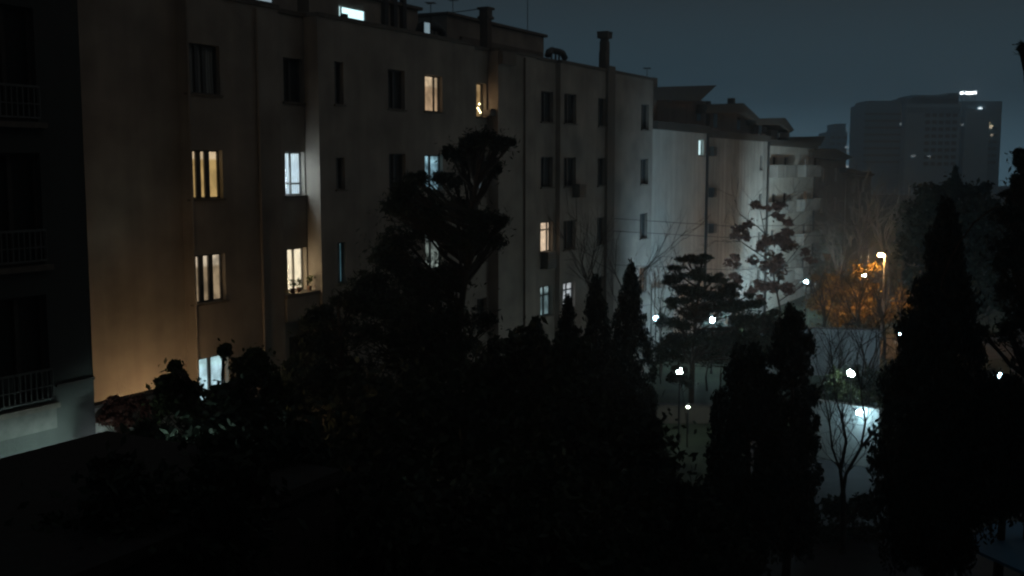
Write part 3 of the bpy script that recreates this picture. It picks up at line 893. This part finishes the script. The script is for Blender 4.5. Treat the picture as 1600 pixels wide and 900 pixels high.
# --- the big pine in front of the long block
tree('pine_tree', 'tallest ragged black pine, its top crossing the long block below the roof', 'tree', 700, 35,
     [(758, 218, 26), (782, 226, 16), (735, 222, 18), (730, 248, 28), (762, 258, 20), (708, 282, 18), (655, 280, 17), (632, 300, 22), (616, 325, 22), (655, 330, 28), (712, 325, 34),
      (755, 342, 26), (780, 345, 14), (772, 375, 20), (735, 372, 24), (628, 372, 34), (600, 402, 28), (640, 425, 42), (700, 440, 34), (575, 440, 28), (565, 475, 30), (620, 480, 50), (645, 335, 30), (668, 355, 30), (655, 460, 45), (590, 470, 36),
      (690, 500, 48), (745, 500, 26), (560, 520, 40), (640, 560, 60), (720, 560, 50)],
     dens=2.0, leaf=.19, mat='pine', trunk_r=.24, clump=.34, flat=.7, aspect=.22, dj=1.4, group='pines')
tree('pine_tree', 'lower bushy black pine leaning left beside the tallest pine', 'tree', 540, 33,
     [(497, 492, 20), (515, 512, 30), (492, 530, 26), (480, 556, 24), (462, 592, 28), (520, 565, 45), (500, 610, 50), (560, 600, 50), (545, 470, 22), (450, 622, 34)],
     dens=1.25, leaf=.2, mat='pine', trunk_r=.2, clump=.34, aspect=.25, group='pines')
# --- dark crowns filling the foreground
G1 = 'dense evergreens filling the lower foreground'
tree('evergreen_tree', 'broad black evergreen below the tallest pine', 'tree', 640, 29, [(600, 640, 80), (690, 640, 80), (640, 720, 95), (740, 700, 80), (560, 710, 80)], 1.5, .3, 'dark_leaf', clump=.36, group=G1)
tree('evergreen_tree', 'broad black evergreen just left of the narrow cypresses', 'tree', 800, 30, [(790, 560, 45), (830, 550, 45), (770, 610, 60), (850, 620, 70), (820, 700, 90), (880, 580, 40)], 1.5, .28, 'dark_leaf', clump=.36, group=G1)
tree('evergreen_tree', 'domed black evergreen right of centre, beside the dim lawn', 'tree', 965, 27, [(960, 655, 45), (1000, 680, 55), (930, 700, 70), (1010, 745, 60), (950, 790, 95), (1030, 800, 50), (900, 640, 50), (985, 850, 80)], 1.6, .24, 'dark_leaf', clump=.34, group=G1)
tree('evergreen_tree', 'black evergreen at the bottom edge below the middle', 'tree', 780, 22, [(760, 830, 120), (650, 850, 110), (860, 840, 110), (740, 930, 120)], 1.5, .26, 'dark_leaf', clump=.36, group=G1)
tree('evergreen_tree', 'black evergreen at the bottom edge, third of the way from the left', 'tree', 470, 21, [(470, 780, 110), (380, 820, 110), (560, 830, 110), (460, 900, 120), (450, 700, 70)], 1.5, .24, 'dark_leaf', clump=.36, group=G1)
tree('evergreen_tree', 'black evergreen under the leafy shrub at lower left', 'tree', 320, 24, [(300, 700, 55), (370, 690, 60), (240, 720, 50), (420, 690, 60), (300, 780, 90), (200, 770, 70), (190, 705, 26), (235, 682, 26)], 1.5, .24, 'dark_leaf', clump=.36, group=G1)
tree('evergreen_shrub', 'low black shrubs below the dim lawn, between domed evergreen and cypresses', 'shrub', 1085, 27, [(1085, 770, 30), (1060, 800, 45), (1110, 830, 50), (1060, 870, 60), (1140, 885, 40)], 1.3, .22, 'dark_leaf', trunk_r=.08, clump=.34, group=G1)
for px, py, d_, bl, lab in ((1080, 597, 46, [(1068, 592, 7), (1078, 600, 6), (1070, 578, 4), (1062, 588, 4), (1050, 588, 6), (1056, 574, 5)], 'sapling with pale leaves beside the lamp over the dim lawn'),
                        (1350, 600, 45.5, [(1344, 592, 9), (1352, 604, 9), (1336, 578, 4), (1326, 592, 4), (1358, 582, 6), (1362, 590, 8), (1372, 604, 8), (1340, 575, 5), (1384, 595, 7)], 'leafy sapling beside the largest globe lamp'),
                        (1415, 540, 57, [(1413, 530, 6), (1420, 536, 6), (1402, 518, 4)], 'leafy sapling beside the lamp at the dim blue wall'),
                        (1572, 610, 38.6, [(1566, 600, 9), (1574, 612, 9), (1572, 592, 8), (1582, 600, 7), (1552, 582, 6), (1545, 590, 5)], 'leafy sapling around the lamp near the right edge'),
                        (1130, 512, 61, [(1125, 508, 8), (1100, 506, 7), (1138, 515, 7), (1104, 492, 5), (1130, 492, 6)], 'leafy sapling around the lamp under the cedar'),
                        (1036, 505, 60, [(1034, 495, 7), (1042, 503, 6), (1030, 506, 5)], 'leafy sapling around the lamp at the long block corner')):
    tree('sapling', lab, 'tree', px, d_, bl, .7, .12, 'pale_leaf', trunk_r=.03, clump=.4, dj=.3, group='saplings by the lamps')
tree('evergreen_tree', 'black evergreen in front of the annex, bottom left', 'tree', 250, 17, [(290, 790, 70), (200, 800, 60), (330, 860, 90), (120, 850, 70), (230, 880, 90), (370, 780, 60)], 1.4, .2, 'dark_leaf', clump=.36, group=G1)
# --- leafy shrub before the lit wall
tree('leafy_shrub', 'leafy shrub silhouetted against the amber wall and the cold lit window', 'shrub', 330, 26.5,
     [(272, 576, 10), (258, 598, 14), (276, 600, 12), (290, 622, 18), (262, 628, 18), (300, 612, 12), (352, 548, 9), (348, 612, 14), (382, 590, 18), (396, 562, 18), (412, 585, 22), (430, 612, 22), (330, 632, 28), (380, 632, 34), (420, 650, 34), (305, 655, 30), (240, 645, 20), (350, 640, 30)],
     dens=.8, leaf=.15, mat='green_leaf', trunk_r=.1, clump=.36, flat=1.0, aspect=.6, dj=.5, group=None)
tree('climbing_shrub', 'thin reddish creeper over the white garden wall', 'shrub', 185, 26, [(168, 638, 11), (178, 626, 9), (182, 650, 14), (165, 655, 10), (196, 640, 16), (215, 632, 13), (228, 640, 13), (200, 665, 18)], .55, .11, 'brown_leaf', trunk_r=.04, clump=.4, dj=.3)

# --- cypresses in front of the long block's far end
cypress('slim black cypress in front of the far chimney shaft, tallest of four', 986, 418, 660, 84, 44, 'spire', 1.3)
cypress('black cypress left of the tallest slim one', 931, 438, 660, 74, 45, 'spire', 1.3)
cypress('short black cypress below the net-curtained window', 888, 470, 660, 64, 43, 'spire', 1.3)
cypress('broad short cypress at the foot of the long block, leftmost of four', 838, 503, 660, 80, 42, 'spire', 1.3)
# --- right-hand cypresses, near
cypress('black cypress with needle tip in front of the dim blue wall', 1240, 492, 850, 100, 31, 'oval', 2.0)
cypress('broad black cypress left of the forked bare tree', 1170, 548, 850, 130, 30, 'oval', 2.0)
cypress('largest black cypress in the right foreground, bare trunk showing at the bottom', 1478, 325, 862, 184, 25, 'spire', 1.9, .15)
cypress('black cypress at the right edge behind the largest one', 1575, 596, 790, 110, 27, 'oval', 1.6, .15)
cypress('slim distant cypress spire above the dark treetops at right', 1493, 264, 400, 17, 59)
tree('evergreen_tree', 'tall black evergreen cut off by the right edge', 'tree', 1640, 27,
     [(1594, 242, 9), (1600, 255, 14), (1602, 290, 20), (1584, 308, 16), (1604, 335, 32), (1572, 335, 16), (1598, 385, 36), (1570, 390, 30), (1590, 445, 34), (1612, 500, 44), (1612, 560, 34), (1575, 520, 22), (1600, 660, 24), (1603, 74, 9)],
     1.1, .15, 'pine', trunk_r=.25, clump=.34, aspect=.3, group='pines')
# --- treetops at mid distance on the right
G2 = 'dark treetops beyond the street'
tree('evergreen_tree', 'dark round treetop left of the cypress spire', 'tree', 1450, 62, [(1440, 318, 24), (1462, 302, 20), (1425, 340, 22), (1455, 350, 36), (1430, 385, 30), (1470, 395, 40), (1440, 430, 30), (1480, 330, 26), (1478, 296, 14)], 1.3, .3, 'dark_leaf', clump=.36, group=G2)
tree('evergreen_tree', 'dark round treetop right of the cypress spire', 'tree', 1530, 60, [(1520, 308, 22), (1545, 325, 20), (1510, 335, 30), (1550, 350, 26), (1530, 370, 36), (1500, 400, 36), (1550, 410, 34), (1570, 370, 24), (1540, 450, 36), (1535, 297, 12)], 1.3, .3, 'dark_leaf', clump=.36, group=G2)
tree('evergreen_tree', 'dark shadowy tree right of the balcony block', 'tree', 1300, 101, [(1298, 395, 20), (1292, 420, 22), (1305, 370, 12), (1290, 445, 25)], 1.0, .3, 'dark_leaf', clump=.36, group=G2)
for k, (px, ym, lab) in enumerate(((1345, 282, 'fine twiggy bare tree right of the dark far block, before the tower cluster'), (1390, 292, 'fine twiggy bare tree above the orange street lamp'), (1315, 330, 'low twiggy bare tree beside the balcony block'))):
    bare_tree(lab, px, 104 - 4 * k, W(px, ym, 104 - 4 * k).z, 5, .42, .2, 'bark_pale', n=3)
# --- withered trees against the lit row
rw = np.random.default_rng(31); withered = []
while len(withered) < 48:
    a_, b_ = rw.uniform(-1, 1), rw.uniform(-1, 1)
    if a_ * a_ + b_ * b_ < 1: withered.append((1204 + a_ * 68, 392 + b_ * 78, rw.uniform(5, 11)))
tree('withered_tree', 'tree with withered reddish leaves in front of the dim grey block', 'tree', 1222, 70,
     withered, .22, .19, 'brown_leaf', trunk_r=.10, clump=.5, flat=.8, aspect=.6, dj=2.5, limbs=False)
tree('cedar_tree', 'black cedar with layered horizontal boughs before the pale lit block', 'tree', 1085, 55,
     [(1072, 404, 11), (1090, 408, 12), (1105, 402, 8), (1060, 432, 17), (1090, 430, 18), (1112, 436, 14), (1050, 440, 8), (1075, 455, 24), (1110, 462, 26), (1140, 452, 20), (1052, 470, 13), (1145, 480, 28), (1090, 485, 26), (1180, 474, 16), (1172, 500, 28), (1205, 500, 20), (1062, 505, 22), (1130, 520, 30), (1060, 530, 26), (1095, 530, 26), (1165, 530, 26)],
     1.5, .22, 'pine', trunk_r=.16, clump=.38, flat=.35, aspect=.3, dj=1.2, group='pines')
G3 = 'trees around the orange street lamp'
tree('autumn_tree', 'tree lit orange just left of the street lamp', 'tree', 1335, 79, [(1320, 440, 20), (1345, 425, 15), (1330, 470, 30), (1300, 440, 16), (1350, 495, 22), (1310, 500, 24), (1280, 470, 18), (1300, 460, 22), (1340, 460, 22), (1318, 482, 24), (1355, 480, 18), (1362, 450, 10), (1290, 485, 18)], .7, .2, 'autumn_leaf', trunk_r=.14, clump=.34, flat=.8, aspect=.6, group=G3)
tree('autumn_tree', 'smaller orange lit tree right of the street lamp', 'tree', 1430, 80, [(1425, 460, 16), (1445, 440, 16), (1430, 475, 24), (1455, 490, 20), (1405, 470, 14), (1420, 495, 18), (1450, 465, 16), (1410, 480, 14), (1440, 488, 14), (1455, 425, 8)], .6, .2, 'autumn_leaf', trunk_r=.12, clump=.34, aspect=.6, group=G3)
tree('autumn_tree', 'low orange lit bush straight behind the street lamp post', 'shrub', 1385, 82, [(1380, 488, 16), (1400, 496, 14), (1362, 498, 14)], .5, .22, 'autumn_leaf', trunk_r=.08, clump=.34, group=G3)
bare_tree('bare tree with fanned twigs in front of the far end of the long block', 962, 52, W(962, 335, 52).z, 5, .30, .13, 'bark', n=3)
bare_tree('bare tree with pale twigs at the foot of the pale lit block', 1035, 62, W(1035, 385, 62).z, 5, .30, .1, 'bark_pale', n=3)
bare_tree('slender bare tree before the left part of the dim blue wall', 1268, 52, W(1268, 500, 52).z, 4, .3, .09)
bare_tree('slender bare tree before the middle of the dim blue wall', 1315, 54, W(1315, 490, 54).z, 4, .32, .09)
bare_tree('slender bare tree before the right part of the dim blue wall', 1362, 52, W(1362, 470, 52).z, 5, .32, .1)

for k_, (px, d_, yt) in enumerate(((1292, 70, 415), (1347, 71, 400), (1415, 72, 405), (1388, 68, 430))):
    bare_tree(('dark bare tree at the left of the orange glow', 'dark bare tree between the orange foliage and the lamp post', 'dark bare tree right of the orange street lamp', 'low dark bare tree right under the orange street lamp')[k_],
              px, d_, W(px, yt, d_).z, 5, .38, .12, 'bark', n=3)
tree('evergreen_shrub', 'low black shrubs around the foot of the forked bare tree', 'shrub', 1330, 34, [(1300, 790, 18), (1325, 800, 22), (1360, 790, 20), (1385, 770, 16), (1295, 830, 26), (1350, 840, 30), (1385, 830, 26)], .9, .2, 'dark_leaf', trunk_r=.06, clump=.4, group=G1)
tree('evergreen_shrub', 'long dark shrubbery behind the left garden lamp, under the cedar', 'shrub', 1130, 57, [(x_, 538 + (x_ % 7) * 2, 22) for x_ in range(1040, 1250, 16)] + [(1200, 515, 20), (1225, 520, 22), (1180, 530, 20)], 1.0, .2, 'dark_leaf', trunk_r=.06, clump=.4, group=G2)
# --- forked bare tree in the right foreground
SEED[0] += 1; rngf = np.random.default_rng(77)
df = 33.0
bx = W(1318, 820, df)
root = empty('bare_tree', (bx.x, df, 0)); tag(root, 'forked bare tree in front of the white lit wall at lower right', 'tree', 'bare trees')
def fp(px, py, dy=0.0):
    q = W(px, py, df + dy); return Vector((q.x - bx.x, q.y - df, q.z))
MB().tube([(0, 0, 0), fp(1318, 800), fp(1317, 770)], .10, 8, .085).build('trunk', M['bark'], root)
mb = MB()
mains = [[(1317, 770), (1313, 735), (1322, 690), (1316, 655), (1305, 620), (1300, 560)], [(1317, 772), (1322, 740), (1345, 700), (1378, 660), (1392, 630), (1402, 590)],
         [(1313, 735), (1300, 700), (1296, 660), (1284, 600)], [(1345, 700), (1352, 660), (1345, 610), (1350, 560)]]
for i, pl_ in enumerate(mains):
    pts = [fp(x, y, (.2, -.3, .5, .1)[i] * k / 3) for k, (x, y) in enumerate(pl_)]
    mb.tube(pts, .065 if i < 2 else .04, 6, .015)
    for p in pts[1:]:
        for _ in range(3):
            branchy(mb, p, (rngf.normal() * .6, rngf.normal() * .6, 1), .9, .018, 2, rngf, .45, .3, 4, 3)
mb.build('branches', M['bark'], root)

# --- drooping long bare shoot near the camera, right
p = [W(x, y, 14) for x, y in ((1560, 322), (1545, 330), (1522, 348), (1500, 378), (1484, 405), (1473, 435), (1470, 452), (1480, 464), (1495, 462))]
tag(MB().tube(p, .012, 6, .008).build('hanging_cable', simple('faded_cable', (.10, .07, .045), .8)), 'thin brownish cable arching down in front of the right cypress', 'cable')

# --- overhead wires
for y0, y1, lab in ((340, 352, 'uppermost'), (360, 368, 'middle'), (413, 417, 'lowest')):
    a = W(940, y0, 58); b = W(1290, y1, 74); m = a.lerp(b, .5) + Vector((0, 0, -.25))
    tag(MB().tube([a, m, b], .018, 5).build('overhead_wire', M['cable']), lab + ' thin overhead wire across the pale lit block', 'wire', 'overhead wires')

# ------------------------------------------------------------------ walls, hedges and canopy of the park
def wall_thing(name, label, pa, pb, z1, thick, mat, coping=True, cat='wall'):
    a = Vector((pa.x, pa.y, 0)); b = Vector((pb.x, pb.y, 0)); L = (b - a).length
    r = empty(name, a, math.atan2(b.y - a.y, b.x - a.x)); tag(r, label, cat)
    MB().box(0, 0, 0, L, thick, z1).build('wall_face', M[mat], r)
    if coping: MB().box(-.05, -.05, z1 + .002, L + .05, thick + .05, z1 + .08).build('coping', M['coping'], r)
    return r
wall_thing('boundary_wall', 'long wall lit dim blue beneath the orange trees', W(1190, 263, 63), W(1386, 263, 62), W(1300, 514, 62.5).z, .25, 'plaster_mid')
wall_thing('low_wall', 'low white wall glaring under its own lamp at lower right', W(1268, 263, 44.6), W(1388, 263, 42.6), 2.45, .3, 'plaster_pale', False)
wall_thing('low_wall', 'dark reddish kerb wall behind the small green bollard light', W(1030, 263, 50.5), W(1128, 263, 50.5), .75, .3, 'pilaster')
wall_thing('boundary_wall', 'ochre lit wall end at the foot of the pale block', W(1022, 263, 66.5), W(1056, 263, 67.5), W(1040, 449, 67).z, .25, 'plaster_main', False)
for px, d, lab in ((1355, 50, 'clipped hedge lit from the front by the right garden lamp'), (1110, 58, 'low dark hedge behind the left garden lamp')):
    tree('garden_hedge', lab, 'hedge', px, d, [(px - 60, 612, 26), (px - 30, 604, 28), (px, 606, 28), (px + 25, 602, 28), (px + 45, 610, 26)] if px > 1200 else
         [(px - 70, 548, 20), (px - 40, 545, 22), (px, 545, 22), (px + 40, 545, 22), (px + 70, 550, 20)], .9, .16, 'green_leaf', trunk_r=.06, clump=.4, group='garden hedges')
# unidentified blue patch bottom right, built as a carport roof
cv = empty('carport', W(1570, 263, 27.5) * 1); cv.location.z = 0
tag(cv, 'unidentified dull blue patch in the bottom right corner, built as a carport roof', 'carport')
q = []
for px, py in ((1500, 848), (1560, 812), (1690, 826), (1640, 912)):
    r_ = ray(px, py); t_ = (2.55 - H) / r_.z
    q.append(Vector((r_.x * t_ - cv.location.x, r_.y * t_ - cv.location.y, 2.55)))
MB().hexa([(v.x, v.y, v.z - .08) for v in q] + [(v.x, v.y, v.z) for v in q]).build('canopy', M['blue_sheet'], cv)
for v in q:
    MB().tube([(v.x * .93, v.y * .93, 0), (v.x * .93, v.y * .93, v.z - .085)], .05, 6).build('post', M['metal'], cv)

# ------------------------------------------------------------------ lamps
cool = (0.46, 0.78, 1.0); sod = (1.0, 0.42, 0.09)
def garden_lamp(label, px, py, d, strength, r=.15, col=cool, group='garden globe lamps', pole=True):
    q = W(px, py, d)
    root = empty('garden_lamp', (q.x, q.y, 0)); tag(root, label, 'lamp', group)
    MB().ball((0, 0, q.z), r).build('globe', emit('lamp_globe', col, strength), root, True)
    MB().tube([(0, 0, 0), (0, 0, q.z - r - .02)], .045, 8, .035).build('post', M['metal'], root)
    MB().tube([(0, 0, q.z - r - .05), (0, 0, q.z - r + .02)], .07, 8).build('collar', M['metal'], root)
    MB().tube([(0, 0, 0), (0, 0, .25)], .10, 8, .06).build('base', M['metal'], root)
    return root
garden_lamp('lit globe lamp over the dim lawn, left of the near cypresses', 1062, 580, 47, 75, .14, (.80, 1.0, .95))
garden_lamp('largest lit globe lamp above the low white wall', 1330, 583, 47, 120, .16, (.78, 1.0, .98))
garden_lamp('lit globe lamp at the foot of the long beige block\'s far corner', 1025, 497, 65.3, 30, .15)
garden_lamp('lit globe lamp under the layered cedar', 1113, 500, 63, 260, .15, (.52, .85, 1.0))
garden_lamp('lit globe lamp at the right end of the dim blue wall', 1407, 524, 58, 130, .15, (.45, .75, 1.0))
garden_lamp('lit globe lamp among leaves near the right edge', 1560, 588, 40, 20, .15, (.55, .88, 1.0))
garden_lamp('small distant globe lamp seen through the right-hand trees', 1546, 466, 74, 30, .12, (.45, .85, 1.0))
garden_lamp('small distant lamp at the foot of the balcony block', 1260, 440, 88, 500, .12, (.5, .85, 1.0))
garden_lamp('small distant lamp in front of the dim grey block', 1197, 450, 84, 260, .12, (.6, .9, 1.0))
garden_lamp('small distant white lamp just left of the orange street lamp', 1350, 430, 88, 350, .13, (.7, .95, .9))
def floodlight(label, px, py, d, target, L, col):  # invented fixture, added to brighten the far block walls
    """added floodlight on a pole, its housing towards the viewer, shining on the wall behind"""
    q = W(px, py, d); t = (target - q).normalized()
    r = empty('floodlight', (q.x, q.y, 0)); tag(r, label, 'floodlight', 'added floodlights to brighten the far blocks')
    c = Vector((0, 0, q.z)); sx = t.cross(Vector((0, 0, 1))).normalized(); sy = sx.cross(t)
    def qd(o, w, h): return [o - sx*w - sy*h, o + sx*w - sy*h, o + sx*w + sy*h, o - sx*w + sy*h]
    MB().tube([(0, 0, 0), c - t * .1], .06, 8, .04).build('pole', M['metal'], r)
    hs = MB().hexa(qd(c, .18, .12) + qd(c + t * .2, .28, .2)).build('housing', M['metal'], r)
    vz = MB()
    for a_, b_ in ((0, 1), (1, 2), (2, 3), (3, 0)):
        p1 = qd(c + t * .2, .285, .205); p2 = qd(c + t * .45, .34, .26)
        vz.quad(p1[a_], p1[b_], p2[b_], p2[a_])
    vz.build('visor', M['metal'], hs)
    e_ = MB().quad(*qd(c + t * .21, .25, .17)).build('lens', emit('added_flood_lens', col, L), hs)
floodlight('added dark floodlight on a pole, turned to the balcony block behind the withered tree', 1292, 405, 80, W(1256, 256, 100), 1500, (.72, .94, 1.0))
floodlight('added dark floodlight behind the layered cedar, turned to the pale block', 1150, 505, 57, W(1085, 320, 72), 1000, (.50, .80, 1.0))
# bollard
q = W(1075, 636, 48.5); bo = empty('bollard_light', (q.x, q.y, 0)); tag(bo, 'tiny greenish bollard light on the dim lawn', 'lamp')
MB().tube([(0, 0, 0), (0, 0, q.z - .1)], .05, 8).build('post', M['metal'], bo)
MB().ball((0, 0, q.z), .09, .6).build('light_head', emit('bollard_glow', (.85, 1.0, .75), 12), bo)
# wall lamp on the white wall
q = W(1337, 641, 43.1); wl = empty('wall_lamp', (q.x, q.y - .25, q.z)); tag(wl, 'glaring wall lamp on the low white wall', 'lamp')
MB().ball((0, -.2, 0), .12, .8).build('lens', emit('wall_lamp_glow', (.50, .84, 1.0), 120), wl)
MB().box(-.04, -.1, -.03, .04, .5, .03).build('bracket', M['metal'], wl)
# street lamp
q = W(1377, 398, 76); sl = empty('street_lamp', (q.x + .25, q.y, 0)); tag(sl, 'tall orange sodium street lamp among the trees', 'street lamp')
MB().tube([(0, 0, 0), (0, 0, q.z - .25), (0, 0, q.z + .05)], .09, 8, .05).build('pole', simple('galvanised_pole', (.3, .3, .3), .6), sl)
MB().tube([(0, 0, q.z + .05), (-.12, 0, q.z + .16), (-.3, 0, q.z + .14)], .035, 6).build('arm', M['metal'], sl)
hd = MB().box(-.55, -.13, q.z + .06, -.05, .13, q.z + .15).build('lamp_head', M['metal'], sl)
MB().ball((-.28, 0, q.z), .20, .55).build('bulb', emit('sodium_bulb', (1.0, .50, .16), 900), hd)
# warm entrance lamp low behind the shrub
fe = fm.world(fm.u(272, 1.7), -1.7, 0)
el = empty('entrance_lamp', (fe.x, fe.y, 0)); tag(el, 'amber lamp hidden behind the leafy shrub, lighting the beige wall', 'lamp')
ze = H - 6.9
MB().tube([(0, 0, 0), (0, 0, ze - .12)], .05, 8).build('post', M['metal'], el)
MB().ball((0, 0, ze), .12).build('globe', emit('amber_globe', (1.0, .64, .32), 150), el)
q = W(172, 700, 24.6)
cl = empty('yard_lamp', (q.x, q.y, 0)); tag(cl, 'cold lamp hidden behind the annex edge, lighting the white garden wall', 'lamp')
MB().tube([(0, 0, 0), (0, 0, q.z - .1)], .05, 8).build('post', M['metal'], cl)
MB().ball((0, 0, q.z), .09).build('globe', emit('cold_globe_low', (.85, .95, 1.0), 28), cl)
# cold lamp in the gap by the grey block
q = fl.world(fl.u(35), -1.9, za - 1.3)
cl = empty('yard_lamp', (q.x, q.y, 0)); tag(cl, 'cold lamp hidden below the annex roof edge, lighting the grey block base', 'lamp')
MB().tube([(0, 0, 0), (0, 0, q.z - .1)], .05, 8).build('post', M['metal'], cl)
MB().ball((0, 0, q.z), .10).build('globe', emit('cold_globe', (.72, 1.0, .92), 430), cl)
MB().tube([(0, 0, q.z + .24), (0, 0, q.z + .40)], .34, 16, .08).build('hood', M['metal'], cl)
MB().tube([(.0, 0, q.z), (0, 0, q.z + .25)], .02, 6).build('stem', M['metal'], cl)

# ------------------------------------------------------------------ night haze
hz = MB().box(-820, -350, -1, 820, 760, 62)
ho = hz.build('haze', bpy.data.materials.new('night_haze')); hm = ho.data.materials[0]; hm.use_nodes = True
hn = hm.node_tree; hn.nodes.remove(hn.nodes['Principled BSDF'])
pv = hn.nodes.new('ShaderNodeVolumePrincipled')
pv.inputs['Color'].default_value = (.86, .93, 1.0, 1); pv.inputs['Density'].default_value = 0.0021
pv.inputs['Anisotropy'].default_value = 0.65
hn.links.new(pv.outputs[0], hn.nodes['Material Output'].inputs['Volume'])
tag(ho, kind='stuff'); ho['label'] = 'thin night haze over the whole scene'; ho['category'] = 'haze'
